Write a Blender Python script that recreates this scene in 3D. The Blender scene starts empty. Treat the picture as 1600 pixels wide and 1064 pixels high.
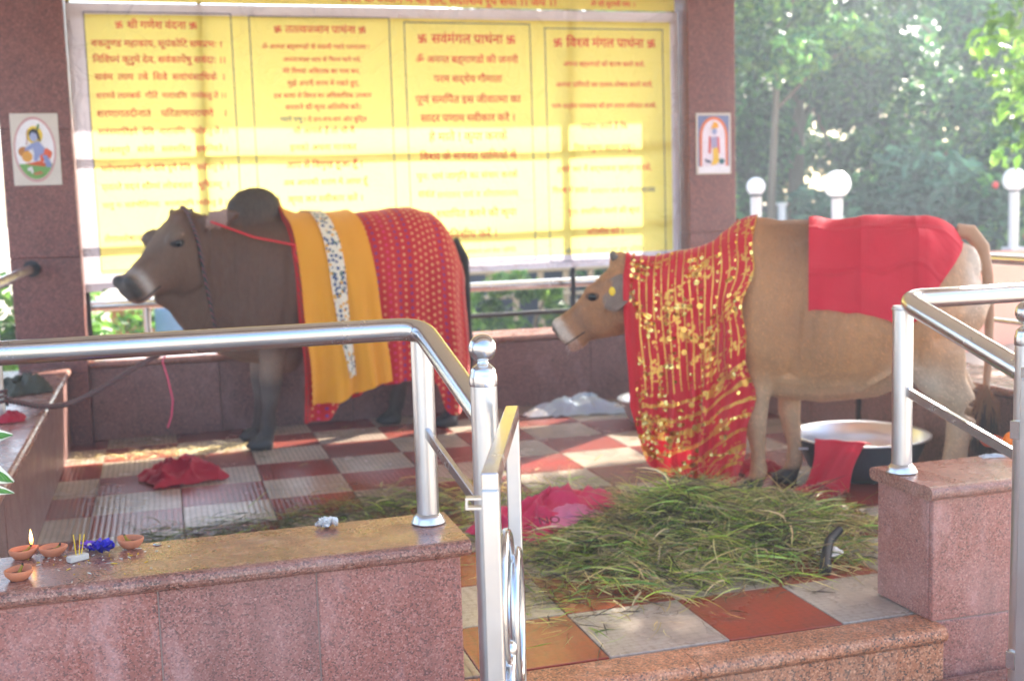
import bpy, bmesh, math, random
import numpy as np
from mathutils import Vector, Matrix, Euler, noise
from mathutils.bvhtree import BVHTree

random.seed(7)
RNG = np.random.default_rng(11)
scene = bpy.context.scene
COL = scene.collection

# ------------------------------------------------------------------ camera
CAM = Vector((-0.825, -7.225, 1.375))
YAW, PITCH, ROLL = 0.285302, 0.117625, -0.029414
_f = Vector((math.sin(YAW) * math.cos(PITCH), math.cos(YAW) * math.cos(PITCH), -math.sin(PITCH)))
_r0 = Vector((math.cos(YAW), -math.sin(YAW), 0))
_u0 = _r0.cross(_f)
_r = _r0 * math.cos(ROLL) + _u0 * math.sin(ROLL)
_u = -_r0 * math.sin(ROLL) + _u0 * math.cos(ROLL)
cam_data = bpy.data.cameras.new("camera")
cam_data.sensor_width = 36
cam_data.lens = 41.684
cam_data.clip_start = 0.05
cam_data.clip_end = 600
cam_data.dof.use_dof = True
cam_data.dof.focus_distance = 2.95
cam_data.dof.aperture_fstop = 3.1
cam = bpy.data.objects.new("camera", cam_data)
m = Matrix((_r, _u, -_f)).transposed().to_4x4()
m.translation = CAM
cam.matrix_world = m
COL.objects.link(cam)
scene.camera = cam

# ------------------------------------------------------------------ sky, sun, exposure
SUN = Vector((1.1, 0.85, 1.0))
el = math.atan2(SUN.z, math.hypot(SUN.x, SUN.y))
az = math.atan2(SUN.x, SUN.y)
world = bpy.data.worlds.new("World")
scene.world = world
world.use_nodes = True
wn = world.node_tree
wn.nodes.clear()
wo = wn.nodes.new("ShaderNodeOutputWorld")
wb = wn.nodes.new("ShaderNodeBackground")
ws = wn.nodes.new("ShaderNodeTexSky")
ws.sky_type = 'NISHITA'
ws.sun_disc = False
ws.sun_elevation = el
ws.sun_rotation = az
ws.dust_density = 2.5
ws.air_density = 1.0
wb.inputs["Strength"].default_value = 0.15
wn.links.new(ws.outputs[0], wb.inputs[0])
wn.links.new(wb.outputs[0], wo.inputs[0])
sun_data = bpy.data.lights.new("sun", 'SUN')
sun_data.energy = 5.0
sun_data.angle = math.radians(0.53)
sun_data.color = (1.0, 0.93, 0.82)
sun = bpy.data.objects.new("sun", sun_data)
sun.rotation_euler = SUN.to_track_quat('Z', 'Y').to_euler()
sun.location = SUN * 20
COL.objects.link(sun)
scene.view_settings.view_transform = 'Standard'
scene.view_settings.look = 'None'
scene.view_settings.gamma = 1.0
scene.view_settings.use_curve_mapping = False
scene.view_settings.exposure = 2.45

# ------------------------------------------------------------------ materials
MATS = {}
def lin(r, g, b):
    f = lambda c: c / 12.92 if c <= 0.04045 else ((c + 0.055) / 1.055) ** 2.4
    return (f(r / 255), f(g / 255), f(b / 255), 1)
class NT:
    """small helper round a node tree"""
    def __init__(s, name):
        s.m = bpy.data.materials.new(name); s.m.use_nodes = True
        s.t = s.m.node_tree; s.t.nodes.clear()
        s.out = s.n("ShaderNodeOutputMaterial")
        MATS[name] = s.m
    def n(s, typ, **kw):
        nd = s.t.nodes.new(typ)
        for k, v in kw.items(): setattr(nd, k, v)
        return nd
    def set(s, inp, v):
        if isinstance(v, bpy.types.NodeSocket): s.t.links.new(v, inp)
        else: inp.default_value = v
    def math(s, op, a, b=None, c=None, clamp=False):
        nd = s.n("ShaderNodeMath", operation=op, use_clamp=clamp)
        s.set(nd.inputs[0], a)
        if b is not None: s.set(nd.inputs[1], b)
        if c is not None: s.set(nd.inputs[2], c)
        return nd.outputs[0]
    def mix(s, fac, a, b, blend='MIX'):
        nd = s.n("ShaderNodeMix", data_type='RGBA', blend_type=blend)
        s.set(nd.inputs["Factor"], fac); s.set(nd.inputs["A"], a); s.set(nd.inputs["B"], b)
        return nd.outputs["Result"]
    def ramp(s, fac, stops, interp='LINEAR'):
        nd = s.n("ShaderNodeValToRGB"); nd.color_ramp.interpolation = interp
        e = nd.color_ramp.elements
        while len(e) < len(stops): e.new(0.5)
        for i, (p, c) in enumerate(stops): e[i].position = p; e[i].color = c
        s.set(nd.inputs[0], fac)
        return nd.outputs[0]
    def coord(s, kind="Object"):
        return s.n("ShaderNodeTexCoord").outputs[kind]
    def world(s):
        return s.n("ShaderNodeNewGeometry").outputs["Position"]
    def noise(s, vec, scale, detail=4, rough=0.55, dist=0.0, out=0):
        nd = s.n("ShaderNodeTexNoise"); s.set(nd.inputs["Vector"], vec)
        nd.inputs["Scale"].default_value = scale; nd.inputs["Detail"].default_value = detail
        nd.inputs["Roughness"].default_value = rough; nd.inputs["Distortion"].default_value = dist
        return nd.outputs[out]
    def voro(s, vec, scale, feature='F1', out=0, rnd=1.0):
        nd = s.n("ShaderNodeTexVoronoi", feature=feature); s.set(nd.inputs["Vector"], vec)
        nd.inputs["Scale"].default_value = scale; nd.inputs["Randomness"].default_value = rnd
        return nd.outputs[out]
    def mapping(s, vec, scale=(1, 1, 1), rot=(0, 0, 0), loc=(0, 0, 0)):
        nd = s.n("ShaderNodeMapping"); s.set(nd.inputs[0], vec)
        nd.inputs["Scale"].default_value = scale; nd.inputs["Rotation"].default_value = rot
        nd.inputs["Location"].default_value = loc
        return nd.outputs[0]
    def sep(s, vec):
        nd = s.n("ShaderNodeSeparateXYZ"); s.set(nd.inputs[0], vec); return nd.outputs
    def comb(s, x, y, z):
        nd = s.n("ShaderNodeCombineXYZ"); s.set(nd.inputs[0], x); s.set(nd.inputs[1], y); s.set(nd.inputs[2], z)
        return nd.outputs[0]
    def bump(s, h, strength=0.3, dist=0.01, normal=None):
        nd = s.n("ShaderNodeBump"); nd.inputs["Strength"].default_value = strength
        nd.inputs["Distance"].default_value = dist; s.set(nd.inputs["Height"], h)
        if normal is not None: s.set(nd.inputs["Normal"], normal)
        return nd.outputs[0]
    def attr(s, name, out="Color"):
        return s.n("ShaderNodeAttribute", attribute_name=name).outputs[out]
    def bsdf(s, color, rough=0.5, metal=0.0, normal=None, spec=0.5, **kw):
        nd = s.n("ShaderNodeBsdfPrincipled")
        s.set(nd.inputs["Base Color"], color); s.set(nd.inputs["Roughness"], rough)
        s.set(nd.inputs["Metallic"], metal); s.set(nd.inputs["Specular IOR Level"], spec)
        if normal is not None: s.set(nd.inputs["Normal"], normal)
        for k, v in kw.items(): s.set(nd.inputs[k.replace("_", " ")], v)
        return nd.outputs[0]
    def trans(s, color, normal=None):
        nd = s.n("ShaderNodeBsdfTranslucent"); s.set(nd.inputs[0], color)
        if normal is not None: s.set(nd.inputs["Normal"], normal)
        return nd.outputs[0]
    def mixs(s, fac, a, b):
        nd = s.n("ShaderNodeMixShader"); s.set(nd.inputs[0], fac)
        s.t.links.new(a, nd.inputs[1]); s.t.links.new(b, nd.inputs[2]); return nd.outputs[0]
    def done(s, sh):
        s.t.links.new(sh, s.out.inputs[0]); return s.m

def plain(name, rgb, rough=0.6, metal=0.0, var=0.12, scale=18, bump=0.0, spec=0.5, transl=0.0):
    t = NT(name); v = t.coord()
    n1 = t.noise(v, scale, 5)
    c = t.mix(n1, tuple(x * (1 - var) for x in rgb[:3]) + (1,), tuple(min(1, x * (1 + var)) for x in rgb[:3]) + (1,))
    nm = t.bump(t.noise(v, scale * 6, 3), bump, 0.004) if bump else None
    sh = t.bsdf(c, rough, metal, nm, spec)
    if transl: sh = t.mixs(transl, sh, t.trans(c))
    return t.done(sh)

def granite(name, pale, mid, dark, rough, stain=0.25, grain=230):
    t = NT(name); v = t.world()
    a = t.voro(v, grain, out=1)                       # mineral cells
    g = t.sep(a)[0]
    c = t.ramp(g, [(0.0, dark), (0.12, dark), (0.3, mid), (0.7, mid), (0.95, pale)])
    n2 = t.noise(v, 3.0, 6, 0.65)
    c = t.mix(t.math('MULTIPLY', t.ramp(n2, [(0.45, (0, 0, 0, 1)), (0.72, (1, 1, 1, 1))]), stain), c, (pale[0] * 1.1, pale[1] * 1.25, pale[2] * 1.35, 1))
    n3 = t.noise(t.mapping(v, (2.2, 2.2, 0.35)), 4.0, 5, 0.6)   # drip marks run down
    c = t.mix(t.math('MULTIPLY', t.ramp(n3, [(0.52, (0, 0, 0, 1)), (0.75, (1, 1, 1, 1))]), stain), c, (dark[0], dark[1], dark[2], 1))
    rr = t.math('ADD', t.math('MULTIPLY', t.noise(v, 9, 5), 0.35), rough - 0.17)
    oi = t.n("ShaderNodeObjectInfo").outputs["Random"]      # every slab has its own tone
    hs = t.n("ShaderNodeHueSaturation"); t.set(hs.inputs["Color"], c)
    t.set(hs.inputs["Value"], t.math('ADD', t.math('MULTIPLY', oi, 0.14), 0.94)); t.set(hs.inputs["Saturation"], t.math('ADD', t.math('MULTIPLY', oi, 0.12), 0.96))
    c = hs.outputs[0]
    wl = t.noise(t.mapping(v, (1.0, 1.0, 0.45)), 5.5, 7, 0.72)   # lime bloom and wiped dirt
    c = t.mix(t.math('MULTIPLY', t.ramp(wl, [(0.55, (0, 0, 0, 1)), (0.68, (1, 1, 1, 1))]), stain * 0.9), c, (pale[0] * 1.15 + .05, pale[1] * 1.3 + .05, pale[2] * 1.4 + .06, 1))
    cp = t.voro(v, 19, out=0)
    chip = t.math('MULTIPLY', t.math('LESS_THAN', cp, 0.075), 0.6)
    c = t.mix(chip, c, (pale[0] * 1.4, pale[1] * 1.5, pale[2] * 1.5, 1))
    nm = t.bump(t.noise(v, 60, 4), 0.06, 0.004)
    return t.done(t.bsdf(c, rr, 0, nm))

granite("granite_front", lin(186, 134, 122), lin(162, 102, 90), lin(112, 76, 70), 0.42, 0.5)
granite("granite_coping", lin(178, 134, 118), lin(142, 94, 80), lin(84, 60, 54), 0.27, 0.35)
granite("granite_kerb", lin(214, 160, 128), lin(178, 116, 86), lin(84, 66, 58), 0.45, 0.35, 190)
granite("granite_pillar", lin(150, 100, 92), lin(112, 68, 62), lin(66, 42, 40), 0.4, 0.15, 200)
granite("granite_shaded", lin(150, 112, 104), lin(118, 84, 78), lin(74, 54, 52), 0.42, 0.35, 200)  # same stone as the front, its colours darkened to paint in the shade
plain("grout", lin(150, 128, 118), 0.9, var=.35, scale=9)
plain("plaster", lin(205, 196, 186), 0.8)
plain("roof_soffit", lin(225, 220, 212), 0.8)

def steel(name, rough=0.2, tone=0.62):
    t = NT(name); v = t.coord()
    n1 = t.noise(t.mapping(v, (1, 1, 1)), 7, 6, 0.7)
    n2 = t.noise(v, 90, 3)
    sm = t.ramp(t.noise(v, 16, 6, 0.75, 0.4), [(0.35, (0, 0, 0, 1)), (0.75, (1, 1, 1, 1))])
    rr = t.math('ADD', t.math('ADD', t.math('MULTIPLY', n1, 0.22), rough - 0.1), t.math('MULTIPLY', sm, 0.07))
    c = t.mix(n1, (tone * 0.86, tone * 0.87, tone * 0.88, 1), (tone * 1.1, tone * 1.1, tone * 1.12, 1))
    sc = t.noise(t.mapping(v, (3, 3, 140)), 6, 4, 0.7)
    nm = t.bump(t.math('ADD', n2, sc), 0.05, 0.002)
    return t.done(t.bsdf(c, rr, 1.0, nm))
steel("steel", 0.2)
steel("steel_satin", 0.3, 0.66)
steel("aluminium", 0.38, 0.7)
plain("iron_dark", lin(52, 50, 52), 0.6, 0.3)
plain("iron_white", lin(190, 186, 184), 0.5)

def tile_mat(name, base, wear):
    t = NT(name); w = t.world(); x, y, z = t.sep(w)
    gx = t.math('ABSOLUTE', t.math('SINE', t.math('MULTIPLY', x, math.pi / 0.0265)))
    gy = t.math('ABSOLUTE', t.math('SINE', t.math('MULTIPLY', y, math.pi / 0.03)))
    h = t.math('ADD', t.math('POWER', gx, 0.6), t.math('MULTIPLY', gy, 0.35))
    n1 = t.noise(w, 2.3, 6, 0.62)
    n2 = t.noise(w, 26, 5, 0.6)
    c = t.mix(t.ramp(n1, [(0.35, (0, 0, 0, 1)), (0.7, (1, 1, 1, 1))]), base, wear)
    ds = t.ramp(t.noise(w, 1.1, 7, 0.7, .5), [(0.42, (0, 0, 0, 1)), (0.66, (1, 1, 1, 1))])
    c = t.mix(t.math('MULTIPLY', ds, 0.5), c, lin(92, 74, 62))
    dirt = t.math('MULTIPLY', t.math('SUBTRACT', 1.0, t.math('POWER', gx, 0.5)), 0.55)
    c = t.mix(dirt, c, lin(70, 56, 50))
    c = t.mix(t.math('MULTIPLY', t.ramp(n2, [(0.5, (0, 0, 0, 1)), (0.8, (1, 1, 1, 1))]), 0.35), c, lin(86, 66, 54))
    rr = t.math('ADD', t.math('MULTIPLY', n1, 0.42), 0.02)
    nm = t.bump(h, 0.4, 0.003)
    nm = t.bump(n2, 0.12, 0.004, nm)
    return t.done(t.bsdf(c, rr, 0, nm))
def tile_scaled(name, base, wear):
    t = NT(name); w = t.world()
    d = t.voro(t.mapping(w, (1, 1.25, 1)), 34, out=0, rnd=.35)
    n1 = t.noise(w, 2.3, 6, 0.62); n2 = t.noise(w, 26, 5, 0.6)
    c = t.mix(t.ramp(n1, [(0.35, (0, 0, 0, 1)), (0.7, (1, 1, 1, 1))]), base, wear)
    c = t.mix(t.math('MULTIPLY', t.ramp(d, [(0.45, (0, 0, 0, 1)), (0.75, (1, 1, 1, 1))]), 0.3), c, lin(80, 62, 52))
    c = t.mix(t.math('MULTIPLY', t.ramp(n2, [(0.5, (0, 0, 0, 1)), (0.8, (1, 1, 1, 1))]), 0.3), c, lin(86, 66, 54))
    nm = t.bump(t.math('SUBTRACT', 1.0, d), 0.28, 0.003)
    return t.done(t.bsdf(c, t.math('ADD', t.math('MULTIPLY', n1, 0.4), 0.05), 0, nm))
tile_scaled("tile_red_scaled", lin(164, 66, 48), lin(142, 72, 58))
tile_scaled("tile_cream_scaled", lin(196, 184, 170), lin(158, 140, 126))
tile_mat("tile_red", lin(146, 52, 42), lin(118, 62, 54))
tile_mat("tile_cream", lin(190, 174, 156), lin(146, 126, 110))

def vc_mat(name, rough=0.6, transl=0.0, bump=0.0, bscale=80, spec=0.4, sheen=0.0, var=0.15):
    """colour comes from the mesh's own colour attribute (what each leaf, blade or patch of coat is, plus shade painted into leaf clumps)"""
    t = NT(name); v = t.coord(); c = t.attr("tint")
    n1 = t.noise(v, bscale * 0.25, 5)
    c = t.mix(t.math('MULTIPLY', n1, var * 2), c, (0.02, 0.015, 0.01, 1))
    if bump:
        n4 = t.noise(t.mapping(v, (1, 1, .6)), 4.5, 6, 0.7)
        c = t.mix(t.math('MULTIPLY', t.ramp(n4, [(0.4, (0, 0, 0, 1)), (0.64, (1, 1, 1, 1))]), 0.6), c, t.mix(0.5, c, (0.03, 0.018, 0.01, 1)))
        n5 = t.noise(t.mapping(v, (3.2, 3.2, .7)), 26, 4, 0.7)
        c = t.mix(t.math('MULTIPLY', n5, 0.30), c, t.mix(0.5, c, (0.6, 0.5, 0.4, 1)))
    nm = t.bump(t.noise(t.mapping(v, (1, 1, 0.35)), bscale, 4, 0.7), bump, 0.01) if bump else None
    sh = t.bsdf(c, rough, 0, nm, spec, **({"Sheen_Weight": sheen} if sheen else {}))
    if transl: sh = t.mixs(transl, sh, t.trans(c))
    return t.done(sh)
vc_mat("leaf", 0.4, 0.42)
vc_mat("fodder", 0.5, 0.3, var=.05)
vc_mat("coat", 0.6, 0, 0.3, 110, 0.3, 0.0, 0.14)
vc_mat("print", 0.45)
vc_mat("hair", 0.55, 0.1, var=0.0)
vc_mat("petal", 0.6, 0.08, var=0.0)

# ------------------------------------------------------------------ object helpers
def wm(o):
    return (wm(o.parent) @ o.matrix_basis) if o.parent else o.matrix_basis.copy()
def tag(o, label=None, cat=None, group=None, kind=None):
    if label: o["label"] = label
    if cat: o["category"] = cat
    if group: o["group"] = group
    if kind: o["kind"] = kind
    return o
def thing(name, label, cat, loc=(0, 0, 0), rotz=0, group=None):
    o = bpy.data.objects.new(name, None); COL.objects.link(o)
    o.empty_display_size = 0.1
    o.location = loc; o.rotation_euler = (0, 0, rotz)
    return tag(o, label, cat, group)
def link(name, me, parent=None):
    o = bpy.data.objects.new(name, me); COL.objects.link(o)
    if parent is not None: o.parent = parent
    return o
class MB:
    """collects shapes in world space and links them as one mesh object"""
    def __init__(s): s.v = []; s.f = []; s.uv = None; s.tint = None; s.sm = []
    def add(s, vs, fs, smooth=False):
        b = len(s.v); s.v += [tuple(v) for v in vs]; s.f += [tuple(i + b for i in f) for f in fs]
        s.sm += [smooth] * len(fs); return s
    def box(s, x0, x1, y0, y1, z0, z1, c=0.0):
        if c <= 0:
            vs = [(x, y, z) for z in (z0, z1) for y in (y0, y1) for x in (x0, x1)]
            return s.add(vs, [(0, 2, 3, 1), (4, 5, 7, 6), (0, 1, 5, 4), (2, 6, 7, 3), (0, 4, 6, 2), (1, 3, 7, 5)])
        bm = bmesh.new(); bmesh.ops.create_cube(bm, size=1)
        for v in bm.verts:
            v.co = ((x0 + x1) / 2 + v.co.x * (x1 - x0), (y0 + y1) / 2 + v.co.y * (y1 - y0), (z0 + z1) / 2 + v.co.z * (z1 - z0))
        bmesh.ops.bevel(bm, geom=bm.edges[:], offset=c, segments=1 if c < 0.006 else 2, affect='EDGES', profile=0.5)
        bm.verts.index_update()
        s.add([v.co[:] for v in bm.verts], [[v.index for v in f.verts] for f in bm.faces]); bm.free()
        return s
    def obox(s, p0, p1, w, h, c=0.0, up=(0, 0, 1)):
        """bar with a w x h section from p0 to p1"""
        p0 = Vector(p0); p1 = Vector(p1); d = (p1 - p0).normalized(); up = Vector(up)
        side = d.cross(up).normalized(); up = side.cross(d)
        t = MB().box(-w / 2, w / 2, 0, (p1 - p0).length, -h / 2, h / 2, c)
        return s.add([p0 + side * a + d * b + up * e for a, b, e in t.v], t.f)
    def tube(s, pts, rad, n=14, caps=True, closed=False):
        pts = [Vector(p) for p in pts]; k = len(pts)
        rads = rad if isinstance(rad, (list, tuple)) else [rad] * k
        prev = None; rings = []
        for i, p in enumerate(pts):
            if closed: d = pts[(i + 1) % k] - pts[i - 1]
            else: d = (pts[min(i + 1, k - 1)] - pts[max(i - 1, 0)])
            d.normalize()
            if prev is None:
                a = d.orthogonal().normalized()
            else:
                a = (prev - d * prev.dot(d)).normalized()
            prev = a; b = d.cross(a)
            rings.append([p + (a * math.cos(2 * math.pi * j / n) + b * math.sin(2 * math.pi * j / n)) * rads[i] for j in range(n)])
        vs = [q for r in rings for q in r]; fs = []
        for i in range(k if closed else k - 1):
            i2 = (i + 1) % k
            for j in range(n):
                j2 = (j + 1) % n
                fs.append((i * n + j, i * n + j2, i2 * n + j2, i2 * n + j))
        s.add(vs, fs, True)
        if caps and not closed:
            s.add(rings[0], [tuple(reversed(range(n)))]); s.add(rings[-1], [tuple(range(n))])
        return s
    def lathe(s, prof, o=(0, 0, 0), n=24, smooth=True):
        vs = []; fs = []
        for r, z in prof:
            for j in range(n):
                a = 2 * math.pi * j / n
                vs.append((o[0] + r * math.cos(a), o[1] + r * math.sin(a), o[2] + z))
        for i in range(len(prof) - 1):
            for j in range(n):
                j2 = (j + 1) % n
                fs.append((i * n + j, i * n + j2, (i + 1) * n + j2, (i + 1) * n + j))
        return s.add(vs, fs, smooth)
    def ball(s, c, r, n=16, sc=(1, 1, 1)):
        prof = [(r * math.sin(math.pi * i / (n // 2)) * 1.0 + 1e-5, -r * math.cos(math.pi * i / (n // 2))) for i in range(n // 2 + 1)]
        t = MB().lathe(prof, (0, 0, 0), n)
        return s.add([(c[0] + x * sc[0], c[1] + y * sc[1], c[2] + z * sc[2]) for x, y, z in t.v], t.f, True)
    def prism(s, poly, axis, a, b):
        """extrude a 2D polygon along x, y or z between a and b"""
        def P(p, t):
            return {'x': (t, p[0], p[1]), 'y': (p[0], t, p[1]), 'z': (p[0], p[1], t)}[axis]
        n = len(poly)
        vs = [P(p, a) for p in poly] + [P(p, b) for p in poly]
        fs = [tuple(range(n)), tuple(reversed(range(n, 2 * n)))]
        fs += [(i, i + n, (i + 1) % n + n, (i + 1) % n) for i in range(n)]
        return s.add(vs, fs)
    def build(s, name, mat, parent=None, local=False, label=None):
        me = bpy.data.meshes.new(name)
        vs = np.array(s.v, dtype=float).reshape(-1, 3)
        if parent is not None and not local:
            inv = np.array(wm(parent).inverted())
            vs = vs @ inv[:3, :3].T + inv[:3, 3]
        me.from_pydata(vs.tolist(), [], s.f)
        if s.sm and any(s.sm): me.polygons.foreach_set("use_smooth", s.sm)
        if s.uv is not None:
            lay = me.uv_layers.new(name="UVMap")
            uv = np.array(s.uv, dtype=float); li = np.zeros(len(me.loops), dtype=int); me.loops.foreach_get("vertex_index", li)
            lay.data.foreach_set("uv", uv[li].ravel())
        if s.tint is not None:
            at = me.color_attributes.new("tint", 'FLOAT_COLOR', 'POINT')
            tc = np.ones((len(s.v), 4)); tc[:, :3] = np.array(s.tint)[:, :3]
            at.data.foreach_set("color", tc.ravel())
        me.update()
        bm = bmesh.new(); bm.from_mesh(me)
        if len(bm.faces) < 4000: bmesh.ops.recalc_face_normals(bm, faces=bm.faces)
        bm.to_mesh(me); bm.free()
        if mat: me.materials.append(MATS[mat] if isinstance(mat, str) else mat)
        o = link(name, me, parent)
        if label: o["label"] = label
        return o
def struct(name, mb, mat, **kw):
    o = mb.build(name, mat); o["kind"] = "structure"; return o
def arc(c, r, a0, a1, n):
    return [(c[0] + r * math.cos(math.radians(a0 + (a1 - a0) * i / n)), c[1] + r * math.sin(math.radians(a0 + (a1 - a0) * i / n))) for i in range(n + 1)]
# ------------------------------------------------------------------ ground, platform, floor
def at(px, py, Y=None, z=None, X=None):
    """the point where the sight line of a photo pixel meets a wall or floor plane"""
    d = _f + _r * ((px - 800) / 1852.6) - _u * ((py - 532) / 1852.6)
    if Y is not None: k = (Y - CAM.y) / d.y
    elif X is not None: k = (X - CAM.x) / d.x
    else: k = (z - CAM.z) / d.z
    return CAM + d * k

t = NT("ground_paving"); w = t.world()
n1 = t.noise(w, 0.6, 6, 0.6); n2 = t.noise(w, 30, 4)
c = t.mix(n1, lin(150, 136, 122), lin(186, 170, 152)); c = t.mix(t.math('MULTIPLY', n2, 0.4), c, lin(110, 100, 90))
t.done(t.bsdf(c, 0.8, 0, t.bump(n2, 0.2, 0.01)))
struct("ground", MB().box(-120, 120, -120, 160, -0.6, -0.34), "ground_paving")
struct("platform", MB().box(-1.76, 3.14, -4.10, 0.60, -0.345, -0.02), "grout")

floor = thing("pavilion_floor", "chequered red and cream tiled floor of the cattle pavilion", "floor", (0, 0, 0))
del floor["category"]; del floor["label"]; floor["kind"] = "structure"
def tile_mesh(name, mat):
    mb = MB().box(-0.1985, 0.1985, -0.1985, 0.1985, -0.018, 0.0, 0.0022)
    me = bpy.data.meshes.new(name); me.from_pydata(mb.v, [], mb.f); me.materials.append(MATS[mat]); return me
tm = [tile_mesh("tile_cream", "tile_cream"), tile_mesh("tile_red", "tile_red"), tile_mesh("tile_cream_scaled", "tile_cream_scaled"), tile_mesh("tile_red_scaled", "tile_red_scaled")]
rt = random.Random(3)
for i in range(-4, 7):
    for j in range(-1, 10):
        o = link("tile", tm[(i + j) % 2 + (2 if (j >= 6 and i >= 0) else 0)], floor)
        o.location = (0.4 * i + 0.2, -0.4 * j - 0.2, rt.uniform(-0.0012, 0.0008))
        o.rotation_euler = (rt.uniform(-.002, .002), rt.uniform(-.002, .002), 0)

# ------------------------------------------------------------------ granite walls with copings
def coping_x(mb, x0, x1, yb, yf, z0, z1):          # slab along x, rounded front and back edges
    r = (z1 - z0) / 2; zc = (z0 + z1) / 2
    poly = arc((yf + r, zc), r, 270, 90, 8) + arc((yb - r, zc), r, 90, -90, 6)
    mb.prism(poly, 'x', x0, x1); return mb
def coping_y(mb, y0, y1, xa, xb, z0, z1):
    r = (z1 - z0) / 2; zc = (z0 + z1) / 2
    poly = arc((xa + r, zc), r, 270, 90, 8) + arc((xb - r, zc), r, 90, -90, 6)
    mb.prism(poly, 'y', y0, y1); return mb
def panels_x(root, xs, y, ysign, z0, z1, mat, th=0.02):
    for a, b in zip(xs[:-1], xs[1:]):
        d = rt.uniform(-0.0012, 0.0012)
        MB().box(a + 0.002, b - 0.002, min(y + d, y + d - ysign * th), max(y + d, y + d - ysign * th), z0, z1, 0.003).build("granite_panel", mat, root)
def panels_y(root, ys, x, xsign, z0, z1, mat, th=0.02):
    for a, b in zip(ys[:-1], ys[1:]):
        d = rt.uniform(-0.0012, 0.0012)
        MB().box(min(x + d, x + d - xsign * th), max(x + d, x + d - xsign * th), a + 0.002, b - 0.002, z0, z1, 0.003).build("granite_panel", mat, root)

w1 = thing("low_wall", "low pink granite wall with clay lamps on its coping, in the foreground", "wall", (-0.9, -3.97, -0.34))
MB().box(-1.70, -0.10, -4.1115, -3.84, -0.34, 0.40).build("core", "grout", w1)
panels_x(w1, [-1.74, -1.31, -0.886, -0.478, -0.078], -4.115, -1, -0.34, 0.402, "granite_front")
panels_x(w1, [-1.36, -0.7, -0.10], -3.82, 1, 0.0, 0.402, "granite_shaded")
panels_y(w1, [-4.09, -3.84], -0.08, 1, -0.2, 0.402, "granite_front")
coping_x(MB(), -1.74, -0.055, -3.795, -4.15, 0.406, 0.45).build("coping_slab", "granite_coping", w1)

w2 = thing("low_wall", "short granite pedestal wall right of the entrance, carrying a steel post", "wall", (2.0, -3.97, -0.34))
MB().box(1.47, 3.10, -4.0965, -3.84, -0.34, 0.40).build("core", "grout", w2)
panels_x(w2, [1.455, 2.3, 3.14], -4.10, -1, 0.004, 0.402, "granite_front")
panels_x(w2, [1.475, 2.3, 3.14], -4.102, -1, -0.34, 0.0, "granite_front")
panels_x(w2, [1.48, 2.2, 2.8], -3.82, 1, 0.0, 0.402, "granite_shaded")
panels_y(w2, [-4.08, -3.80], 1.455, -1, 0.004, 0.402, "granite_front")
coping_x(MB(), 1.425, 2.28, -3.795, -4.14, 0.406, 0.45).build("coping_slab", "granite_coping", w2)
coping_x(MB(), 2.283, 3.16, -3.795, -4.14, 0.406, 0.45).build("coping_slab", "granite_coping", w2)

w3 = thing("low_wall", "long granite wall under the yellow banner at the back of the pavilion", "wall", (0.7, 0.45, -0.34))
MB().box(-1.30, 2.68, 0.31, 0.59, -0.34, 0.44).build("core", "grout", w3)
panels_x(w3, [-1.28, -0.52, 0.30, 1.13, 1.93, 2.66], 0.29, -1, 0.0, 0.438, "granite_shaded")
for a, b in ((-1.278, 0.05), (0.053, 1.40), (1.403, 2.639)):
    coping_x(MB(), a, b, 0.64, 0.265, 0.442, 0.485).build("coping_slab", "granite_coping", w3)

w4 = thing("low_wall", "granite side wall on the left, a dried bundle lying on its coping", "wall", (-1.58, -1.8, -0.34))
MB().box(-1.76, -1.42, -3.80, 0.19, -0.34, 0.42).build("core", "grout", w4)
panels_y(w4, [-3.80, -2.85, -1.9, -0.9, 0.19], -1.40, 1, 0.0, 0.425, "granite_shaded")
for a, b in ((-3.79, -1.75), (-1.747, 0.185)):
    coping_y(MB(), a, b, -1.80, -1.372, 0.43, 0.472).build("coping_slab", "granite_coping", w4)

w5 = thing("low_wall", "granite side wall on the right, behind the tan cow's legs", "wall", (2.98, -1.8, -0.34))
MB().box(2.82, 3.12, -3.80, 0.19, -0.34, 0.42).build("core", "grout", w5)
panels_y(w5, [-3.80, -2.9, -2.0, -1.1, -0.2, 0.19], 2.80, -1, 0.0, 0.425, "granite_shaded")
MB().box(2.789, 2.797, -1.62, -1.585, 0.0, 0.42).build("pipe_strip", "iron_dark", w5)
for a, b in ((-3.79, -1.75), (-1.747, 0.185)):
    coping_y(MB(), a, b, 2.772, 3.17, 0.43, 0.472).build("coping_slab", "granite_coping", w5)

st = thing("entrance_step", "granite kerb and step at the pavilion entrance", "step", (0.7, -4.1, -0.34))
del st["category"]; del st["label"]; st["kind"] = "structure"
coping_x(MB(), -0.078, 0.62, -4.002, -4.165, -0.046, 0.003).build("kerb_slab", "granite_kerb", st)
coping_x(MB(), 0.623, 1.472, -4.002, -4.165, -0.046, 0.003).build("kerb_slab", "granite_kerb", st)
MB().box(-0.078, 1.47, -4.145, -4.09, -0.172, -0.049, 0.003).build("riser_panel", "granite_kerb", st)
coping_x(MB(), -0.30, 1.75, -4.12, -4.64, -0.215, -0.172).build("tread_slab", "granite_coping", st)
MB().box(-0.28, 1.73, -4.60, -4.13, -0.34, -0.216).build("riser_panel", "granite_kerb", st)

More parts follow.
